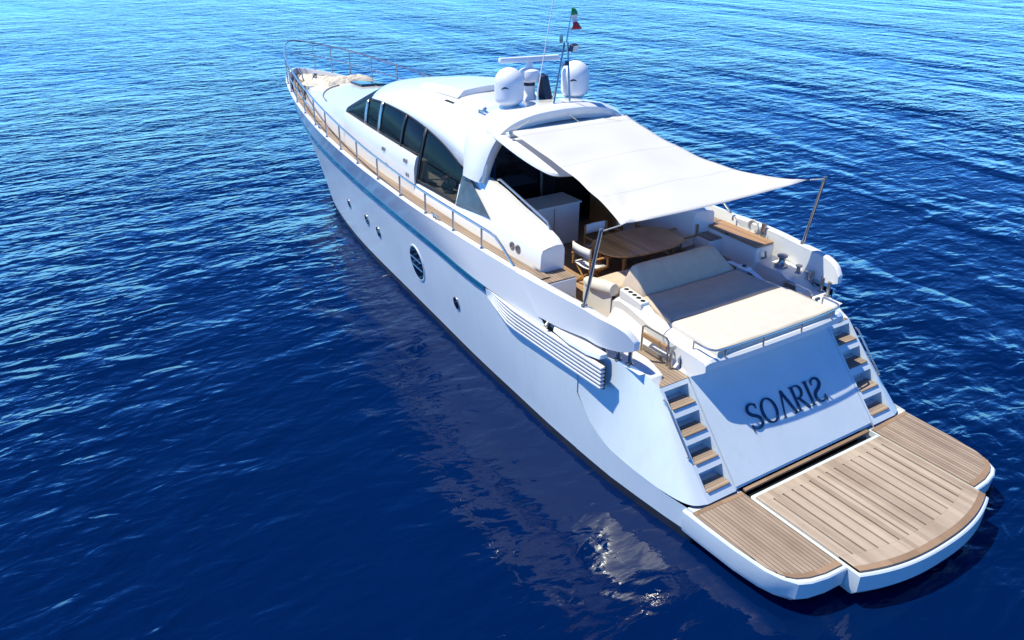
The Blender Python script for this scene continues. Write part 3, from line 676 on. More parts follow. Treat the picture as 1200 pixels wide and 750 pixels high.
# ------------------------------------------------------------------ deckhouse
UX = [(13.55, 1.97, 3.66), (14.0, 1.91, 3.69), (14.4, 1.86, 3.73), (14.8, 1.82, 3.83), (15.3, 1.78, 3.97), (15.8, 1.755, 4.08), (16.8, 1.73, 4.24), (17.7, 1.72, 4.31), (18.6, 1.715, 4.33), (19.4, 1.70, 4.29)]
UY = [(a, b) for a, b, c in UX]; UZ = [(a, c) for a, b, c in UX]
SILL = [(16.35, 1.985, 3.53), (18, 1.93, 3.56), (19.6, 1.85, 3.59), (21.2, 1.745, 3.62)]
SY = [(a, b) for a, b, c in SILL]; SZ = [(a, c) for a, b, c in SILL]
def house():
    m = MB()
    # forward side with its proud shoulder
    xs = lin(16.35, 21.2, 18); rows = []
    f = lambda x, dy, z: (x, I(HB, x)+dy, z)
    rows = [[f(x, 0, ZD(x)) for x in xs], [f(x, -.01, ZD(x)+.08) for x in xs], [f(x, -.03, 3.0) for x in xs], [f(x, -.035, 3.25) for x in xs], [(x, I(SY, x)+.05, I(SZ, x)-.07) for x in xs], [(x, I(SY, x)+.015, I(SZ, x)) for x in xs], [(x, I(SY, x)-.12, I(SZ, x)+.01) for x in xs]]
    m.grid(rows)
    m.poly([r[0] for r in rows]+[(16.35, 1.9, ZD(16.35))])
    # aft side under the big pane
    xs = lin(11.1, 16.35, 20)
    zt = lambda x: I([(11.1, 3.04), (12.9, 3.10), (14.5, 2.94), (16.35, 2.95)], x)
    yt = lambda x: I([(11.1, 2.12), (12.9, 2.09), (14.5, 2.07), (16.35, 2.03)], x)
    m.grid([[f(x, 0, ZD(x)) for x in xs], [f(x, -.01, ZD(x)+.08) for x in xs], [(x, yt(x)+.03, zt(x)-.06) for x in xs], [(x, yt(x), zt(x)) for x in xs]])
    m.grid([[(x, yt(x), zt(x)) for x in lin(14.4, 16.35, 6)], [(x, yt(x)-.16, zt(x)+.0) for x in lin(14.4, 16.35, 6)]])
    # coaming wing sloping aft beside the cockpit
    cx = [14.45, 14.0, 13.55, 13.0, 12.4, 11.8, 11.45, 11.25, 11.12]
    ti = lambda x: I([(11.12, 3.10), (11.25, 3.19), (11.5, 3.27), (12.4, 3.46), (13.55, 3.71), (14.45, 3.74)], x)
    m.grid([[(x, yt(x), zt(x)) for x in cx], [(x, yt(x)*.5+1.80*.5+.02, zt(x)*.45+ti(x)*.55) for x in cx], [(x, 1.80, ti(x)) for x in cx], [(x, 1.66, ti(x)-.02) for x in cx], [(x, 1.62, ti(x)-.09) for x in cx], [(x, 1.62, 1.95) for x in cx]])
    m.poly([(11.1, I(HB, 11.1), ZD(11.1)), (11.1, 2.15, 2.98), (11.1, 2.12, 3.04), (11.12, 1.80, 3.10), (11.12, 1.66, 3.08), (11.12, 1.62, 3.0), (11.12, 1.62, 1.95), (11.1, 2.17, 1.95)])
    # coachroof ahead of the windscreen
    cr = []
    top = [(21.2, 1.745, 3.62), (22.5, 1.58, 3.56), (24, 1.37, 3.48), (25.5, 1.12, 3.40), (26.7, .80, 3.33), (27.35, .40, 3.30), (27.5, 0.0, 3.29)]
    base = [(21.2, 1.85), (22.5, 1.72), (24, 1.54), (25.5, 1.30), (26.8, .96), (27.6, .48), (27.8, 0)]
    T = curve3(top, 26); B = curve3([(x, y, ZD(x)) for x, y in base], 26)
    m.grid([B, [b*.85+t*.15+Vector((0, .0, .02)) for b, t in zip(B, T)], [b*.25+t*.75+Vector((0, .03, .0)) for b, t in zip(B, T)], T])
    ins = [[Vector((t.x-.02*k, t.y*(1-k/6), t.z+.10*(1-(1-k/6)**2)*min(1, t.y/.6))) for t in T] for k in range(7)]
    m.grid(ins)
    m.mirror()
    return m.build('deckhouse', 'white', yacht, smooth=38)
house_o = house()
# toe board in teak along the deckhouse foot is part of the deck; forward sun pad on the coachroof
def roof_z(x, y): return I([(21.2, 3.62), (22.5, 3.56), (24, 3.48), (25.5, 3.40), (26.7, 3.33), (27.5, 3.29)], x)+.10*(1-min(1, abs(y)/I([(21.2, 1.745), (24, 1.37), (25.5, 1.12), (26.7, .80), (27.5, .3)], x))**2)
def fore_seam(s):
    # curved joint between the coachroof and the sunbathing moulding ahead of it
    m = MB(); P = curve3([(23.3, 1.50, 0), (24.1, 1.30, 0), (24.75, 1.0, 0), (25.2, .65, 0), (25.45, .25, 0)], 20)
    m.grid([[(p.x+d, s*p.y, roof_z(p.x+d, p.y)+h) for p in P] for d, h in ((-.05, -.01), (-.045, .018), (.045, .018), (.05, -.01))]); m.build('deck_seam', 'gasket', house_o, smooth=40)
fore_seam(1)
for y0, y1 in ((-.62, -.15), (-1.12, -.69)):
    m = MB()
    m.grid([[(x, y, roof_z(x, y)+.05) for y in lin(y0, y1, 4)] for x in (24.55, 25.0, 25.45)]); m.build('deck_hatch', 'glassb', house_o, smooth=0, solid=.06)

# windscreen
def windscreen():
    b = curve3([(21.2, 1.73, 3.63), (21.7, 1.45, 3.63), (22.05, 1.0, 3.64), (22.22, .4, 3.65), (22.25, 0, 3.65)], 14)
    t = curve3([(19.42, 1.68, 4.27), (19.85, 1.3, 4.36), (20.2, .9, 4.42), (20.36, .4, 4.45), (20.38, 0, 4.455)], 14)
    b += [Vector((p.x, -p.y, p.z)) for p in reversed(b[:-1])]; t += [Vector((p.x, -p.y, p.z)) for p in reversed(t[:-1])]
    m = MB(); m.grid([[p*(1-k/6)+q*k/6+Vector((0, 0, .02*math.sin(PI*k/6))) for p, q in zip(b, t)] for k in range(7)])
    return m.build('windscreen', 'screen', house_o, smooth=60)
windscreen()

# side glazing, panes and pillars
def bx(xa, xb, n, lo, hi, off=0.0, s=1, kk=5):
    rows = []
    for k in range(kk+1):
        t = k/kk; rows.append([])
        for x in lin(xa, xb, n):
            a, b = Vector(lo(x)), Vector(hi(x)); p = a*(1-t)+b*t; rows[-1].append((p.x, s*(p.y+.03*math.sin(PI*t)+off), p.z))
    return rows
def U(x): return (x, I(UY, x)-.015, I(UZ, x)-.005)
def Uf(x):  # upper edge ahead of the pillar: falls along the screen edge
    if x <= 19.4: return U(x)
    t = (x-19.4)/1.8; return (x, 1.685+.05*t, 4.285*(1-t)+3.63*t)
def Lo(x): return (x, I(SY, x)-.03, I(SZ, x)-.01)
def Lo2(x): return (x, 2.03, 2.945)
for s in (1, -1):
    for xa, xb, lo, hi in ((21.15, 19.66, Lo, Uf), (19.54, 18.74, Lo, Uf), (18.62, 17.35, Lo, U), (17.27, 16.35, Lo, U), (16.27, 14.42, Lo2, U)):
        m = MB(); m.grid(bx(xa, xb, 10, lo, hi, 0, s)); m.build('side_window', 'glass', house_o, smooth=60)
    for xa, xb, mt in ((19.66, 19.54, 'steel'), (18.74, 18.62, 'steel'), (17.35, 17.27, 'black')):
        m = MB(); m.grid(bx(xa, xb, 2, Lo, Uf, .012, s)); m.build('window_pillar', mt, house_o, smooth=60, solid=.04)
    m = MB(); m.grid(bx(16.36, 16.26, 2, Lo2, U, .012, s)); m.build('window_pillar', 'black', house_o, smooth=60, solid=.03)
    # black frit borders along the sill and the arch
    fr = MB()
    def band(f, xs, off, wdt):
        rows = [[], []]
        for x in xs:
            p = f(x); rows[0].append((p[0], s*(p[1]+off), p[2])); q = wdt(x); rows[1].append((p[0]+q[0], s*(p[1]+off+q[1]), p[2]+q[2]))
        fr.grid(rows)
    band(Lo, lin(16.35, 21.1, 14), .012, lambda x: (0, .0, .075)); band(U, lin(14.5, 19.4, 24), .012, lambda x: (0, .01, -.06)); band(Lo2, lin(14.35, 16.3, 6), .014, lambda x: (0, .0, .10))
    fr.build('window_frame', 'black', house_o, smooth=60, solid=.006)
    # grey aft quarter light
    g = MB()
    e0, e1, e2 = Vector((14.42, 2.055, 2.945)), Vector((12.92, 2.10, 3.10)), Vector((14.38, 1.85, 3.72))
    rows = []
    for k in range(7):
        t = k/6; a = e0.lerp(e2, t)
        c = e1.lerp(e2, t)+Vector((0, .02*math.sin(PI*t), .045*math.sin(PI*t)))
        rows.append([tuple(a.lerp(c, j/5)+Vector((0, .02, .012))) for j in range(6)])
    rows = [[(p[0], s*p[1], p[2]) for p in r] for r in rows]
    g.grid(rows); g.build('quarter_light', 'gglass', house_o, smooth=60, weld=False)
    v = MB()
    for dx in (0, .17):
        v.lathe([(0, .02), (.05, .02), (.07, .0)], (0, 0, 0), 14); o_ = len(v.v)
    v = MB()
    for dx in (0, .2):
        for r_ in (.075,):
            v.grid([[(11.85+dx+q*math.cos(2*PI*k/14), s*(2.17+d), 2.85+q*math.sin(2*PI*k/14)) for k in range(14)] for q, d in ((.08, -.01), (.075, .012), (.045, .014), (.04, .0), (.001, .0))], close=True)
    v.build('side_vent', 'steeld', house_o)
    for x, z in ((18.05, 3.28), (17.9, 2.93), (16.75, 3.3), (16.65, 3.0)):
        for dx in (0, .1):
            v = MB(); v.box(x+dx, x+dx+.03, min(s*(I(HB, x)-.06), s*(I(HB, x)-.012)), max(s*(I(HB, x)-.06), s*(I(HB, x)-.012)), z, z+.08)
            v.build('courtesy_light', 'steeld', house_o, smooth=0)
    h = MB(); h.tube([(13.35, s*1.68, 3.72), (13.25, s*1.68, 3.75), (11.6, s*1.68, 3.37), (11.5, s*1.69, 3.27)], .022); h.build('grab_rail', 'steel', house_o)

# roof shell
def roof():
    m = MB(); nu, ntt = 25, 30; rows = []
    zc = lambda xe: I([(13.55, 4.86), (15, 4.84), (17, 4.79), (18.5, 4.66), (19.4, 4.47)], xe)
    for j in range(ntt):
        t = j/(ntt-1); xe = 19.4+(13.55-19.4)*t; r = []
        for i in range(nu):
            u = -1+2*i/(nu-1); au = abs(u); ex = 2.8+1.6*t
            y = u*I(UY, xe); z = I(UZ, xe)+(zc(xe)-I(UZ, xe))*(1-au**ex)
            x = xe+1.0*(1-t)**2.2*(1-au**2.2); r.append((x, y, z))
        rows.append(r)
    m.grid(rows)
    o = m.build('roof', 'white', yacht, smooth=50)
    d = o.modifiers.new('s', 'SOLIDIFY'); d.thickness = .07; d.offset = -1
    return o
roof_o = roof()
# raised sliding roof panel
m = MB(); rows = []
o_pts = []
def rp(x, y): return I([(15.5, 4.83), (17, 4.80), (18.5, 4.66), (19.4, 4.50), (20.1, 4.38)], x)-.07*(abs(y)/1.0)**2*1.2
ys = lin(-.98, .98, 13); xs = [16.2, 16.22]+lin(16.35, 18.8, 10)+[19.2]
for x in xs:
    r = []
    for y in ys:
        e = min(1, (.98-abs(y))/.05); f = min(1, (x-16.2)/.02) if x < 16.3 else min(1, (19.2-x)/.8)
        r.append((x-.35*(abs(y)/.98)**2*max(0, (x-17)/3), y, rp(x, y)+.015+.125*min(1, e*1.0)*max(0, f)))
    rows.append(r)
m.grid(rows); sr = m.build('sliding_roof', 'white', roof_o, smooth=35)
m = MB(); m.box(16.1, 16.5, 1.0, 1.16, 4.60, 4.69); m.build('roof_vent', 'dark', roof_o, smooth=0, bevel=.01)
m = MB(); m.tube([(14.55, 1.28, 4.66), (14.55, 1.28, 4.86), (14.38, 1.34, 4.90)], .03); m.tube([(14.6, 1.36, 4.62), (14.6, 1.36, 4.83), (14.35, 1.40, 4.85)], .022); m.build('horn', 'steeld', roof_o)

# radar arch
def arch():
    path = [(1.985, 3.64), (1.94, 3.88), (1.86, 4.14), (1.76, 4.37), (1.63, 4.56), (1.46, 4.71), (1.2, 4.83), (.8, 4.92), (.4, 4.955), (0, 4.965)]
    P = curve3([(0, y, z) for y, z in path], 30); P += [Vector((0, -p.y, p.z)) for p in reversed(P[:-1])]
    m = MB(); rows = []
    n = len(P)
    for i, p in enumerate(P):
        d = (P[min(i+1, n-1)]-P[max(i-1, 0)]).normalized(); nn = Vector((0, d.z, -d.y))      # outward
        if nn.z < 0 and abs(p.y) < 1.5: nn = -nn
        if abs(p.y) >= 1.5 and nn.y*p.y < 0: nn = -nn
        top = min(1, max(0, (p.z-3.8)/1.0))
        x0 = 13.58-.13*top; x1 = 14.35+.40*top
        sec = [(x1, -.06), (x1-.12, .01), (x0+.35, .025), (x0+.12, .015), (x0, -.05), (x0-.01, -.15), (x0+.10, -.30), (x1, -.30)]
        rows.append([(x, p.y+nn.y*h, p.z+nn.z*h) for x, h in sec])
    m.grid(rows, close=True); m.poly(rows[0]); m.poly(rows[-1])
    return m.build('radar_arch', 'white', yacht, smooth=42)
arch_o = arch()
# hardtop over the cockpit
def hardtop():
    half = [(13.85, 1.66), (13.3, 1.65), (12.8, 1.62), (12.4, 1.57), (12.1, 1.50), (11.9, 1.42), (11.8, 1.28), (11.7, .9), (11.62, .4), (11.6, 0)]
    H = curve3([(x, y, 0) for x, y in half], 26); full = [(p.x, p.y) for p in H]+[(p.x, -p.y) for p in reversed(H[:-1])]
    zt = lambda x, y: 4.655-(13.85-x)*.245+.06*(1-(y/1.66)**2)
    m = MB(); rows = []
    for sc, dz in ((.0, -.10), (.8, -.10), (.97, -.09), (1, -.05), (.99, -.01), (.96, 0), (.6, 0), (0, 0)):
        rows.append([(12.9+(x-12.9)*sc, y*sc, zt(12.9+(x-12.9)*sc, y*sc)+dz) for x, y in full])
    m.grid(rows, close=True); return m.build('hardtop', 'white', yacht, smooth=40)
ht = hardtop()
m = MB(); m.box(13.28, 13.42, -1.45, 1.45, 4.56, 4.63); m.build('hatch_edge', 'offwhite', ht, smooth=0, bevel=.01)
m = MB(); m.box(13.2, 13.9, .55, 1.15, 4.36, 4.43); m.build('ceiling_panel', 'offwhite', ht, smooth=0, bevel=.01)

# ------------------------------------------------------------------ saloon interior and cockpit bulkhead
def interior():
    root = empty('saloon'); root.parent = yacht
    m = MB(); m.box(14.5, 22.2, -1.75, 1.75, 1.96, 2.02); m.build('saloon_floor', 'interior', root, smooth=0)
    m = MB(); m.box(14.56, 14.62, -1.80, 1.80, 2.02, 3.62); m.box(14.56, 14.62, -1.40, 1.40, 3.62, 4.45); b = m.build('saloon_door', 'glassd', root, smooth=0)
    m = MB(); m.box(14.5, 14.555, 1.10, 1.16, 2.0, 4.4); m.box(14.5, 14.555, -.2, -.14, 2.0, 4.4); m.build('door_frame', 'steeld', b, smooth=0)
    m = MB(); m.box(14.7, 16.3, 1.35, 1.93, 2.02, 2.84); m.build('sideboard', 'cabin', root, smooth=0, bevel=.02)
    m = MB(); m.box(16.5, 19.0, 1.0, 1.80, 2.02, 2.75); m.box(16.5, 19.0, 1.62, 1.85, 2.75, 3.38); m.build('saloon_sofa', 'cabin', root, smooth=0, bevel=.06)
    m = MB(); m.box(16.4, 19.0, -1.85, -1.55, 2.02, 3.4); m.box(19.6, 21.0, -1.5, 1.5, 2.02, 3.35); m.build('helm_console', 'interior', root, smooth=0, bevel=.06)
    m = MB(); m.box(19.0, 19.5, .3, .9, 2.5, 3.75); m.build('helm_seat', 'cabin', root, smooth=0, bevel=.08)
    # bulkhead pieces either side of the door, seen from the cockpit
    for s in (1,):
        g = MB(); g.grid([[(x, s*1.58, z) for x in (13.62, 14.45)] for z in (3.6, 4.15)]); g.build('side_screen', 'glassb', root, smooth=0, solid=.01)
interior()
# wet bar in the cockpit
m = MB(); m.box(13.42, 14.1, -.46, 1.60, 1.95, 2.86); bar = m.build('wet_bar', 'white', yacht, smooth=0, bevel=.03)
m = MB(); m.box(13.38, 14.12, -.48, 1.60, 2.862, 2.90); m.build('bar_top', 'offwhite', bar, smooth=0, bevel=.012)
m = MB()
for y in (.22, .9): m.box(13.405, 13.418, y, y+.012, 2.0, 2.83)
m.build('door_gap', 'steeld', bar, smooth=0)
m = MB(); m.box(13.3, 14.4, -1.62, -1.5, 1.95, 4.3); m.build('cockpit_partition', 'varnish', yacht, smooth=0)
# white curtain on the starboard side
m = MB(); rows = []
for z in lin(1.97, 3.05, 6): rows.append([(x, -1.72+.05*math.sin(x*23)+.03*math.sin(x*9+z), z) for x in lin(12.15, 13.4, 48)])
m.grid(rows); cu = m.build('side_curtain', 'cloth', smooth=60, solid=.006)
tag(cu, 'white pleated side curtain hanging behind the dining table in the cockpit shade', 'curtain')

# starboard bench and its base
m = MB()
m.hexa([(12.2, -2.5, 1.95), (12.2, -2.0, 1.95), (9.75, -1.95, 1.95), (9.75, -2.45, 1.95)][::-1], [(12.2, -2.55, 2.70), (12.2, -2.05, 2.70), (9.75, -1.98, 2.70), (9.75, -2.5, 2.70)][::-1])
bb = m.build('bench_base', 'white', yacht, smooth=0, bevel=.04)
m = MB(); m.hexa([(11.15, -2.50, 2.71), (11.15, -2.03, 2.71), (9.72, -1.95, 2.71), (9.72, -2.42, 2.71)][::-1], [(11.15, -2.50, 2.76), (11.15, -2.03, 2.76), (9.72, -1.95, 2.76), (9.72, -2.42, 2.76)][::-1]); m.build('bench_seat', 'bench', yacht, smooth=0, bevel=.015)
m = MB(); m.hexa([(12.4, -2.55, 2.705), (12.4, -1.75, 2.705), (11.2, -2.02, 2.705), (11.2, -2.52, 2.705)][::-1], [(12.4, -2.55, 2.74), (12.4, -1.75, 2.74), (11.2, -2.02, 2.74), (11.2, -2.52, 2.74)][::-1]); m.build('side_shelf', 'teak', yacht, smooth=0, bevel=.01)
m = MB(); m.tube([(9.7, -2.18, 2.62), (9.66, -2.18, 2.5), (9.75, -2.16, 2.45)], .025); m.build('bench_hinge', 'steeld', yacht)
# hose coil on the starboard bulwark lining
m = MB()
for k in range(3):
    m.tube([(10.35+.11*math.cos(a)*(1+.1*k), -2.585+.05+.02*k, 2.82+.13*math.sin(a)+.02*k) for a in lin(0, 2*PI, 20)], .014, 6)
m.tube([(10.28, -2.54, 2.95), (10.25, -2.53, 2.72), (10.15, -2.5, 2.66)], .02)
tag(m.build('hose_coil', 'rope'), 'coiled shower hose hung on the starboard bulwark above the wooden bench', 'hose')
m = MB(); m.box(10.1, 10.2, -2.62, -2.56, 2.74, 2.98); m.build('hose_box', 'steeld', yacht, smooth=0, bevel=.01)
m = MB(); m.tube([(10.95, -2.60, 2.90), (10.95, -2.55, 2.88), (10.95, -2.55, 2.80)], .02); m.build('lining_hook', 'steeld', yacht)

# capstan, cleats
def capstan(x, y, z):
    m = MB(); m.lathe([(.13, 0), (.13, .03), (.09, .05), (.06, .10), (.06, .16), (.10, .20), (.10, .23), (.03, .24), (0, .24)], (x, y, z), 20); m.build('capstan', 'steeld', yacht)
def cleat(x, y, z, a=0):
    m = MB(); c, s = math.cos(a), math.sin(a)
    for d in (-.05, .05): m.tube([(x+d*c, y+d*s, z), (x+d*c, y+d*s, z+.07)], .02)
    m.tube([(x-.15*c, y-.15*s, z+.085), (x-.05*c, y-.05*s, z+.075), (x+.05*c, y+.05*s, z+.075), (x+.15*c, y+.15*s, z+.085)], .018); m.build('mooring_cleat', 'steel', yacht)
def bollard(x, y, z):
    m = MB(); m.lathe([(.06, 0), (.05, .02), (.035, .04), (.035, .12), (.065, .14), (.065, .16), (0, .165)], (x, y, z), 14); m.build('bollard', 'steel', yacht)
for s in (1, -1):
    zz = 2.41 if s < 0 else 2.17
    capstan(9.35, s*2.27, zz)
    for x in (8.95, 8.72): bollard(x, s*2.27, zz if x > 8.8 else zz-.04)
    cleat(14.1, s*2.74, 2.875); cleat(22.1, s*2.21, 3.03)
m = MB(); m.box(8.72, 8.98, -1.99, -1.965, 2.10, 2.30); lk = m.build('locker_door', 'steeld', yacht, smooth=0, bevel=.01)
m = MB(); m.tube([(8.62, -1.94, 2.2), (8.3, -1.93, 2.16)], .018); m.build('gate_bar', 'steel', yacht)

# ------------------------------------------------------------------ rails
RH = lambda x: I([(11.9, .42), (13.5, .44), (15, .47), (17, .52), (19, .60), (21, .70), (25, .84), (28, .92), (30.4, .95)], x)
def rails():
    def rp(x): return (x+.12*max(0, (x-29)/1.4), max(0, I(GY, x)-.055), I(GZ, x)+RH(x))
    xs = [11.9+ (30.35-11.9)*(1-(1-k/69)**1.6) for k in range(70)]
    P = [rp(x) for x in xs]; P[-1] = (30.5, 0, P[-1][2])
    full = [(11.15, 2.70, 2.87), (11.5, 2.71, 3.10), (11.75, 2.72, 3.24)]+P
    full += flipy(reversed(full[:-1]))
    m = MB(); m.tube(full, .025, 8)
    g = m.build('guard_rail', 'steel', yacht)
    mid = [(p[0], p[1], I(GZ, p[0])+RH(p[0])*.52) for p in P if p[0] > 22.4]
    mid += flipy(reversed(mid[:-1])); q = MB(); q.tube(mid, .017, 6); q.build('middle_rail', 'steel', g)
    for x in (12.2, 13.3, 14.5, 15.8, 17.15, 18.55, 19.9, 21.2, 22.5, 23.9, 25.3, 26.7, 27.9, 28.9, 29.7):
        for s in (1, -1):
            b = rp(x); k = MB(); k.tube([(x, s*b[1], I(GZ, x)), (b[0], s*b[1], b[2])], .02, 7); k.lathe([(.04, .015), (.036, .035), (.02, .05)], (x, s*b[1], I(GZ, x)), 10); k.build('stanchion', 'steel', g)
rails()

# ------------------------------------------------------------------ domes, radar, mast
def radome(y):
    m = MB(); x, z = 14.27, 4.955
    R = .30
    prof = [(.20, 0), (.22, .02), (.275, .06), (R-.005, .10), (R, .16)]+[(R, .44)]+[(R*math.cos(a), .44+R*.98*math.sin(a)) for a in lin(.1, PI/2, 12)]
    m.lathe(prof, (x, y, z), 36); o = m.build('radome', 'dome', arch_o, smooth=50)
    b = MB(); b.lathe([(.17, -.08), (.17, .0), (.215, .018)], (x, y, z), 24); b.build('radome_foot', 'white', o)
    # small dark swoosh mark on the side
    k = MB(); dirx = Vector((-.52, .60 if y > 0 else .52, 0)).normalized(); a0 = math.atan2(dirx.y, dirx.x); rows = [[], []]
    for i, a in enumerate(lin(-.26, .26, 10)):
        zz = z+.34+.03*math.sin(PI*i/9)+.02*(i/9); wd = .006+.012*math.sin(PI*i/9)
        for j, d in enumerate((-wd, wd)): rows[j].append((x+(R+.004)*math.cos(a0+a), y+(R+.004)*math.sin(a0+a), zz+d))
    k.grid(rows); k.build('maker_mark', 'navy', o, smooth=0)
    for i in range(10):
        pass
for y in (.84, -.83): radome(y)
def radar():
    m = MB(); x, y = 14.5, .20
    m.lathe([(.20, 4.9), (.19, 4.98), (.13, 5.06), (.12, 5.2), (.13, 5.24), (.0, 5.25)], (x, y, 0), 20); base = m.build('radar_pedestal', 'dome', arch_o)
    k = MB(); k.lathe([(.125, 5.245), (.13, 5.30), (.125, 5.31)], (x, y, 0), 20); k.build('pedestal_band', 'navy', base)
    k = MB(); k.lathe([(.14, 5.31), (.22, 5.36), (.235, 5.45), (.2, 5.55), (.08, 5.60), (.06, 5.72), (0, 5.72)], (x, y, 0), 24); k.build('radar_housing', 'dome', base)
    k = MB(); c = Vector((x, y, 5.77)); d = Vector((.18, 1, 0)).normalized(); n_ = Vector((1, -.18, 0)).normalized()
    L = .68; sec = [(-.06, -.05), (.05, -.05), (.07, 0), (.05, .05), (-.05, .055), (-.07, 0)]
    rows = [[tuple(c+d*u*L+n_*a*e+Vector((0, 0, b*e))) for a, b in sec] for u, e in ((-1, .6), (-.97, 1), (.97, 1), (1, .6))]
    k.grid(rows, close=True); k.poly(rows[0]); k.poly(rows[-1]); k.build('radar_scanner', 'dome', base, bevel=.01)
    k = MB(); k.hexa([(14.12, .02, 4.95), (14.42, .02, 4.95), (14.42, -.17, 4.95), (14.12, -.17, 4.95)][::-1], [(14.22, .05, 5.45), (14.40, .05, 5.48), (14.40, -.10, 5.48), (14.22, -.10, 5.45)][::-1]); k.build('antenna_case', 'navy', arch_o, smooth=0, bevel=.02)
radar()
def mast():
    m = MB(); t_ = Vector((13.98, -.36, 6.12))
    A = Vector((13.72, .10, 4.99)); B = Vector((13.72, -.30, 4.99)); Cc = Vector((14.1, -.12, 4.99))
    T1 = t_+Vector((0, .05, 0)); T2 = t_+Vector((0, -.03, 0))
    m.tube([A, T1], .021); m.tube([B, T2], .021); m.tube([A.lerp(T1, .62), B.lerp(T2, .62)], .014); m.tube([A.lerp(T1, .3), Cc], .014)
    m.tube([t_, t_+Vector((.02, -.05, .22)), t_+Vector((.03, -.12, .55))], [.02, .015, .008])
    o = m.build('mast', 'steeld', arch_o)
    k = MB(); k.box(-.05, .05, -.10, .10, -.07, .07); k.xform(Matrix.Translation((13.88, -.47, 6.02)) @ Matrix.Rotation(.3, 4, 'Z') @ Matrix.Rotation(-.25, 4, 'Y')); fl = k.build('flood_light', 'navy', o, smooth=0, bevel=.012)
    k = MB(); k.box(-.062, -.052, -.085, .085, -.055, .055); k.xform(Matrix.Translation((13.88, -.47, 6.02)) @ Matrix.Rotation(.3, 4, 'Z') @ Matrix.Rotation(-.25, 4, 'Y')); k.build('lamp_lens', 'dome', fl, smooth=0)
    k = MB(); k.lathe([(.0, .10), (.035, .09), (.04, .0), (.03, -.06), (0, -.06)], (14.0, -.24, 6.18), 12); k.build('navigation_light', 'steeld', o)
    k = MB(); k.lathe([(.0, .05), (.045, .04), (.05, -.03), (0, -.05)], (13.9, -.33, 5.72), 12); k.build('camera_ball', 'navy', o)
    k = MB(); k.tube([(14.05, .30, 4.98), (14.05, .28, 5.2), (14.0, .18, 5.9), (13.9, -.02, 7.3)], [.016, .014, .011, .007], 6); k.build('whip_antenna', 'dome', arch_o)
    # halyard lines to the roof
    k = MB()
    for e in ((13.22, 1.44, 4.66), (13.2, -.2, 4.66)): k.tube([A, e], .006, 5)
    k.build('stay_line', 'rope', o)
mast()
# flag
m = MB(); rows = []
base = Vector((14.0, -.46, 6.36))
for j, v in enumerate(lin(0, 1, 9)):
    r = []
    for i, u in enumerate(lin(0, 1, 13)):
        p = base+Vector((-.02*u-.02*math.sin(u*9), -.02-(.05+.15*u)*v*1.2+.03*math.sin(u*7+v*3), .42*(1-u)))
        r.append(p)
    rows.append(r)
m.grid(rows)
fl = m.build('flag', ['green', 'flagwhite', 'red'], smooth=60, solid=.003)
for p in fl.data.polygons:
    c = (p.center.z-base.z)/.42; p.material_index = 0 if c > .667 else (1 if c > .333 else 2)
tag(fl, 'small green white and red flag hanging limp from the mast top', 'flag')

# rolled cover lying on the hardtop
m = MB(); m.tube([(13.66, -.42, 4.78), (13.64, -.6, 4.78), (13.62, -1.05, 4.77)], [.06, .085, .08], 12)
m.tube([(13.6, -.1, 4.72), (13.58, -.35, 4.74), (13.55, -.62, 4.73), (13.5, -.2, 4.70)], .025, 8)
tag(m.build('rolled_cover', 'cover'), 'rolled beige canvas cover lying on the roof behind the radar arch', 'cover')

# ------------------------------------------------------------------ foredeck gear
def windlass():
    m = MB(); x = 28.4; z = ZD(x)
    m.box(x-.25, x+.35, -.22, .22, z+.02, z+.12); m.lathe([(.12, .1), (.12, .18), (.07, .22), (.07, .32), (.11, .36), (0, .38)], (x, .0, z), 16); m.tube([(x+.3, 0, z+.12), (x+1.3, 0, z+.10), (x+1.75, 0, z+.24)], .05); m.build('windlass', 'steeld', yacht, bevel=.01)
    for s in (1, -1):
        bollard(27.6, s*.95, ZD(27.6)); bollard(29.0, s*.5, ZD(29))
    m = MB(); m.box(27.5, 27.54, -1.18, -.88, ZD(27.5)+.22, ZD(27.5)+.36); m.tube([(27.53, -1.0, ZD(27.5)), (27.53, -1.0, ZD(27.5)+.2)], .03); m.build('deck_light', 'navy', yacht, smooth=0)
    m = MB(); m.tube(curve3([(26.4, 1.1, ZD(26)+.05), (27.3, .95, ZD(27)+.35), (28.2, .75, ZD(28)+.45), (28.9, .45, ZD(29)+.08)], 14), .035); m.build('mooring_hose', 'black', yacht)
windlass()
def cover(name, label, cx, cy, sx, sy, h, rot, seed, cz):
    r = np.random.RandomState(seed); m = MB(); n = 44; rows = []
    ph = r.rand(6)*6
    for i, u in enumerate(lin(-1, 1, n)):
        q = []
        for j, v in enumerate(lin(-1, 1, n)):
            e = max(0, 1-max(abs(u), abs(v))**4)
            wz = .45+.22*abs(math.sin(3.1*u+ph[0]+2.3*v))+.20*abs(math.sin(5.3*v+ph[1]-3*u+.8*math.sin(4*u)))+.13*abs(math.sin(11*u+6*v+ph[2]))
            x = u*sx*(1+.10*math.sin(5*v+ph[3])); y = v*sy*(1+.12*math.sin(4*u+ph[4]))
            q.append((x, y, h*e*wz+.01))
        rows.append(q)
    m.grid(rows); o = m.build(name, 'cover', smooth=60); o.location = (cx, cy, cz); o.rotation_euler = (0, 0, rot)
    tag(o, label, 'cover'); return o
cover('storm_cover', 'crumpled beige canvas heap on the foredeck moulding just ahead of the curved seam', 26.25, .30, .70, .55, .26, .3, 3, 3.38)
cover('storm_cover', 'long folded beige cover lying beside the two dark deck hatches', 26.55, -.62, .36, .70, .22, -.15, 5, 3.35)
cover('storm_cover', 'small beige cover bundled near the bow tip', 29.0, -.1, .6, .34, .2, .1, 8, ZD(29)+.03)

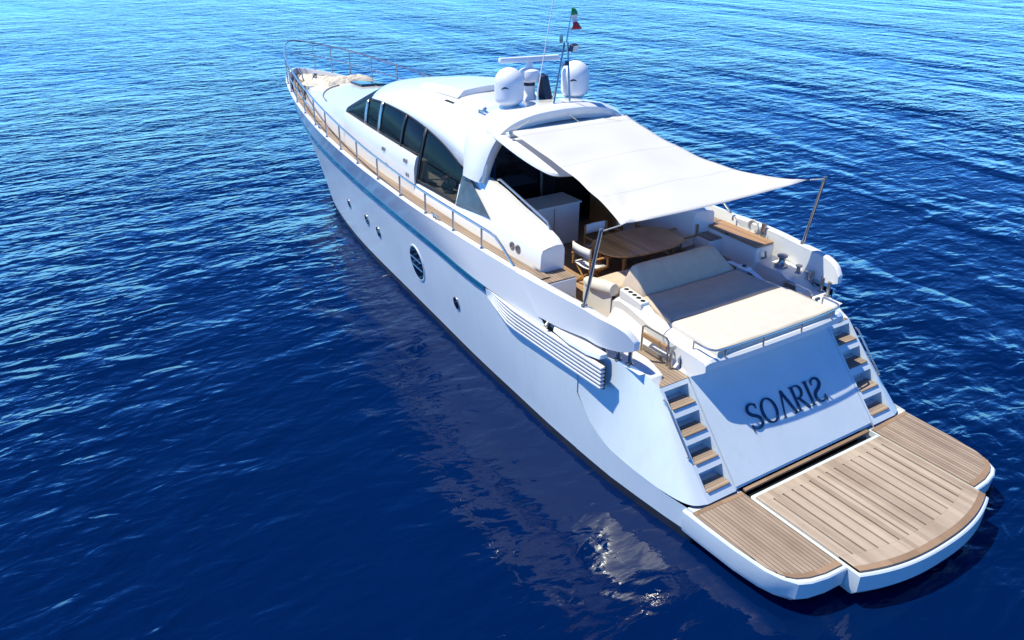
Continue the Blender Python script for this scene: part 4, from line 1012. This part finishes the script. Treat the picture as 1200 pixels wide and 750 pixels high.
# ------------------------------------------------------------------ cushions
def cushion(name, mat, label, corners, z0, z1, seam=None, noise=.012, seed=1, cat='cushion', r=.05):
    """rounded pad over a quadrilateral, corners (x,y) in order; top z can vary per corner"""
    R_ = np.random.RandomState(seed); n = 30; m = MB(); ph = R_.rand(8)*6
    C4 = [np.array(c, float) for c in corners]
    z1 = z1 if isinstance(z1, (list, tuple)) else [z1]*4
    top = []; lx = np.linalg.norm(C4[1]-C4[0]); ly = np.linalg.norm(C4[3]-C4[0])
    us = sorted(set([0, r*.3/lx, r/lx, 1-r/lx, 1-r*.3/lx, 1]+list(np.linspace(0, 1, n)))); vs_ = sorted(set([0, r*.3/ly, r/ly, 1-r/ly, 1-r*.3/ly, 1]+list(np.linspace(0, 1, n))))
    for v in vs_:
        q = []
        for u in us:
            p = (C4[0]*(1-u)+C4[1]*u)*(1-v)+(C4[3]*(1-u)+C4[2]*u)*v
            z = (z1[0]*(1-u)+z1[1]*u)*(1-v)+(z1[3]*(1-u)+z1[2]*u)*v
            d = min(u*lx, (1-u)*lx, v*ly, (1-v)*ly); e = 1-max(0, 1-d/r)**2
            wr = noise*(math.sin(5*u+ph[0]+3*v)*math.sin(4*v+ph[1])+.6*math.sin(11*u-7*v+ph[2])*math.sin(5*u+4*v+ph[3])+.35*math.sin(23*v+9*u+ph[4])*math.sin(6*u+ph[5]))
            zz = z-r*.8*(1-e)+wr*e+.02*math.sin(PI*u)*math.sin(PI*v)
            if seam is not None: zz -= .018*math.exp(-(((u-seam)*lx)/.012)**2)
            q.append((p[0], p[1], zz))
        top.append(q)
    m.grid(top)
    ring = [p for p in top[0]]+[r_[-1] for r_ in top[1:]]+list(reversed(top[-1][:-1]))+[r_[0] for r_ in reversed(top[1:-1])]
    cx = sum(p[0] for p in ring)/len(ring); cyy = sum(p[1] for p in ring)/len(ring)
    m.grid([ring, [(p[0], p[1], z0) for p in ring]], close=True)
    o = m.build(name, mat, smooth=50)
    if label: tag(o, label, cat)
    return o
cushion('sun_pad', 'fabric', 'cream sun pad in full sun above the transom, behind the steel rail', [(7.42, 1.38), (7.42, -1.38), (8.54, -1.33), (8.54, 1.33)], 2.40, 2.525, seam=.5, seed=2, noise=.008)
cushion('sun_pad', 'fabric_shade', 'cream sun pad with the awning shade put into its colour, between sunlit pad and bolster', [(8.555, 1.30), (8.555, -1.30), (9.47, -1.16), (9.47, 1.16)], 2.42, [2.525, 2.525, 2.56, 2.56], seam=.47, seed=4, noise=.012)
# backrest bolster: wedge
def bolster():
    m = MB(); n = 26
    sec = [(9.46, 2.50), (9.50, 2.58), (9.72, 2.93), (9.78, 2.985), (9.86, 2.99), (9.93, 2.94), (10.06, 2.60), (10.08, 2.50)]
    rows = []
    for k, v in enumerate([0, .015, .04]+list(np.linspace(.08, .92, n))+[.96, .985, 1]):
        e = min(1, min(v, 1-v)/.04); e = .90+.10*math.sqrt(max(0, 1-(1-e)**2)); r = []
        for x, z in sec:
            t = (z-2.5)/.49; y = 1.14-(1.14+1.18)*v; y = y+(-.10*t if v < .5 else .38*t)*abs(2*v-1)**3
            r.append((9.77+(x-9.77)*e, y, 2.5+(z-2.5)*e+.006*math.sin(9*v)))
        rows.append(r)
    m.grid(rows); m.poly(rows[0]); m.poly(rows[-1])
    return tag(m.build('backrest_bolster', 'fabric_shade', smooth=50), 'wedge shaped cream backrest bolster, darkened for shade, between sun pad and dining sofa', 'bolster')
bolster()
# dining sofa facing forward
def sofa():
    m = MB(); m.box(9.99, 10.72, -1.32, 1.32, 1.95, 2.18); root = m.build('dining_sofa', 'white', yacht, smooth=0, bevel=.03)
    s1 = cushion('sofa_seat', 'fabric_shade', None, [(10.02, 1.25), (10.78, 1.25), (10.78, -1.35), (10.02, -1.35)], 2.16, [2.56, 2.44, 2.44, 2.56], seed=9, r=.07); s1.parent = root
    k = MB(); k.tube([(10.80, 1.30, 2.38), (10.55, 1.34, 2.43), (10.25, 1.36, 2.50), (9.98, 1.34, 2.53)], [.10, .125, .13, .11], 14); k.build('sofa_arm', 'fabric', root, smooth=60)
    k = MB(); k.grid([[(x, 1.40, z) for x in (10.78, 10.4, 9.98)] for z in (1.97, 2.45)]); k.build('sofa_end', 'offwhite', root, smooth=0, solid=.02)
sofa()

# ------------------------------------------------------------------ dining table and director chairs
def table():
    root = tag(empty('dining_table', (11.33, -.33, 1.95)), 'oval varnished teak dining table in the cockpit behind the sofa', 'table')
    out = [(.62*math.copysign(abs(math.cos(a))**.75, math.cos(a)), .98*math.copysign(abs(math.sin(a))**.75, math.sin(a))) for a in lin(0, 2*PI, 41)[:-1]]
    m = MB(); rows = [[(x*k, y*k, z) for x, y in out] for k, z in ((0, .68), (.97, .68), (1, .695), (1, .715), (.985, .725), (.0, .725))]
    m.grid(rows, close=True); m.build('table_top', 'varnish', root, smooth=40)
    for sx in (-.36, .36):
        for sy in (-.62, .62):
            k = MB(); k.box(sx-.03, sx+.03, sy-.03, sy+.03, 0, .68); k.build('leg', 'chairwood', root, smooth=0, bevel=.006)
    k = MB(); k.box(-.38, .38, -.65, .65, .60, .675); k.build('apron', 'varnish', root, smooth=0)
table()
def chair():
    root = empty('director_chair')
    def part(name, mat, fn, **kw):
        m = MB(); fn(m); return m.build(name, mat, root, **kw)
    W, D = .27, .22
    for s in (1, -1):
        part('cross_leg', 'chairwood', lambda m: m.tube([(-.02+s*.0+D*.0+(.16*s), -W, .02), (.16*s*1.0, W, .44)], .018, 6))
        part('cross_leg', 'chairwood', lambda m: m.tube([(.16*s+.03, W, .02), (.16*s+.03, -W, .44)], .018, 6))
        part('foot_rail', 'chairwood', lambda m: m.box(-.24, .24, s*W-.016, s*W+.016, 0, .03), smooth=0)
        part('back_post', 'chairwood', lambda m: m.box(-.235, -.20, s*W-.014, s*W+.014, .42, .88), smooth=0)
        part('front_post', 'chairwood', lambda m: m.box(.19, .22, s*W-.014, s*W+.014, .42, .63), smooth=0)
        part('armrest', 'chairwood', lambda m: m.box(-.25, .27, s*W-.03, s*W+.03, .63, .655), smooth=0, bevel=.006)
        part('seat_rail', 'chairwood', lambda m: m.box(-.22, .22, s*W-.016, s*W+.016, .42, .455), smooth=0)
    part('seat', 'cloth', lambda m: m.grid([[(x, y, .462-.03*math.cos(y/W*PI/2)) for y in lin(-W, W, 9)] for x in (-.2, .2)]), solid=.008)
    part('back', 'cloth', lambda m: m.grid([[(-.236-.025*math.cos(y/W*PI/2), y, z) for y in lin(-W-.01, W+.01, 9)] for z in (.68, .88)]), solid=.01)
    return root
ch0 = chair(); first = True
for (x, y, rz), lab in zip(((11.40, .78, -PI/2), (12.02, .02, PI), (12.02, -.80, PI), (11.35, -1.48, PI/2)),
        ('white canvas folding wooden chair beside the sofa end, standing partly in sun', 'white canvas folding wooden chair at the forward side of the table nearest the wet bar', 'white canvas folding wooden chair at the forward table side, mostly hidden by the awning', 'white canvas folding wooden chair at the table end beside the starboard curtain')):
    if first: c = ch0; first = False
    else:
        c = ch0.copy(); COL.objects.link(c)
        for k in ch0.children:
            d = k.copy(); COL.objects.link(d); d.parent = c
    c.location = (x, y, 1.953); c.rotation_euler = (0, 0, rz); tag(c, lab, 'chair', 'folding chairs round the dining table')

# ------------------------------------------------------------------ flower pot behind the big pane
def flowers():
    root = tag(empty('flower_pot', (15.6, 1.62, 2.845)), 'dark green pot of pink flowers on the sideboard behind the big side window', 'flower pot')
    m = MB(); m.lathe([(0, 0), (.09, 0), (.14, .08), (.15, .16), (.12, .22), (.10, .22), (.08, .18)], (0, 0, 0), 18); m.build('pot', 'pot', root)
    R_ = np.random.RandomState(3); a, b = MB(), MB()
    for i in range(46):
        d = R_.normal(size=3); d /= np.linalg.norm(d); d[2] = abs(d[2]); c = d*.15*R_.uniform(.6, 1)+np.array([0, 0, .27]); t = R_.normal(size=3); t /= np.linalg.norm(t); u = np.cross(d, t); u /= np.linalg.norm(u); v = np.cross(d, u); r = .035
        (a if i % 2 else b).poly([tuple(c+u*r), tuple(c+v*r+d*.01), tuple(c-u*r), tuple(c-v*r)])
    a.build('leaves', 'leaf', root, smooth=0); b.build('blossom', 'petal', root, smooth=0)
flowers()

# ------------------------------------------------------------------ awning
def awning():
    root = tag(empty('awning', (9.1, 0, 2.85)), 'white canvas sun awning stretched from the roof to two slanted steel poles', 'awning')
    back = Matrix.Translation((-9.1, 0, -2.85))
    n1, n2 = 44, 40; m = MB(); rows = []
    def edge(s, t):    # t 0 at the arch, 1 at the aft corner
        x = 13.22+(9.06-13.22)*t
        y = I([(0, 1.44), (.2, 1.40), (.41, 1.42), (.66, 1.60 if s > 0 else 1.50), (.85, 1.83 if s > 0 else 1.74), (.94, 1.97 if s > 0 else 1.98), (1, 2.08 if s > 0 else 2.30)], t)
        z = I([(0, 4.66), (.2, 4.50), (.41, 4.355), (.7, 4.23), (1, 4.17 if s > 0 else 4.19)], t)
        return Vector((x, s*y, z))
    for i in range(n1):
        t = i/(n1-1); A, B = edge(1, t), edge(-1, t); r = []
        for j in range(n2):
            u = j/(n2-1); p = A.lerp(B, u)
            p.x += .03*math.sin(PI*u)*max(0, (t-.6)/.4)**2
            p.z += .05*math.sin(PI*u)*math.sin(PI*t) - .05*math.sin(PI*u)*t*t
            dA = min(u, 1-u); fan = math.exp(-((1-t)**2+(dA*1.2)**2)/.05)
            ang = math.atan2(dA, 1-t+1e-3)
            p.z += .034*fan*math.sin(ang*18)+.010*math.sin(26*t+3*math.sin(5*u))*math.sin(PI*t)+.016*math.sin(9*(u*1.2+t*.4))*math.sin(PI*u)*math.sin(PI*t)
            r.append(tuple(back @ p))
        rows.append(r)
    m.grid(rows); m.build('canvas', 'canvas', root, smooth=70, solid=.004)
    for s in (1, -1):
        pb, pt = Vector((9.2, s*2.61, 2.87)), Vector((8.94, s*2.56, 4.23)) 
        k = MB(); k.tube([back @ pb, back @ pt], .030, 12); k.lathe([(0, 1.42), (.034, 1.40), (.034, 1.36)], (pt.x-9.1, pt.y, pt.z-2.85-1.39), 12); k.build('awning_pole', 'steel', root)
        k = MB(); k.tube([back @ edge(s, 1), back @ (pt-Vector((0, 0, .03)))], .010, 6); k.build('tie_rope', 'rope', root)
        k = MB(); k.lathe([(0, .03), (.035, .02), (.04, -.03)], tuple(back @ Vector((13.24, s*1.45, 4.665))), 10); k.build('awning_fitting', 'steeld', root)
awning()
bpy.context.view_layer.update()
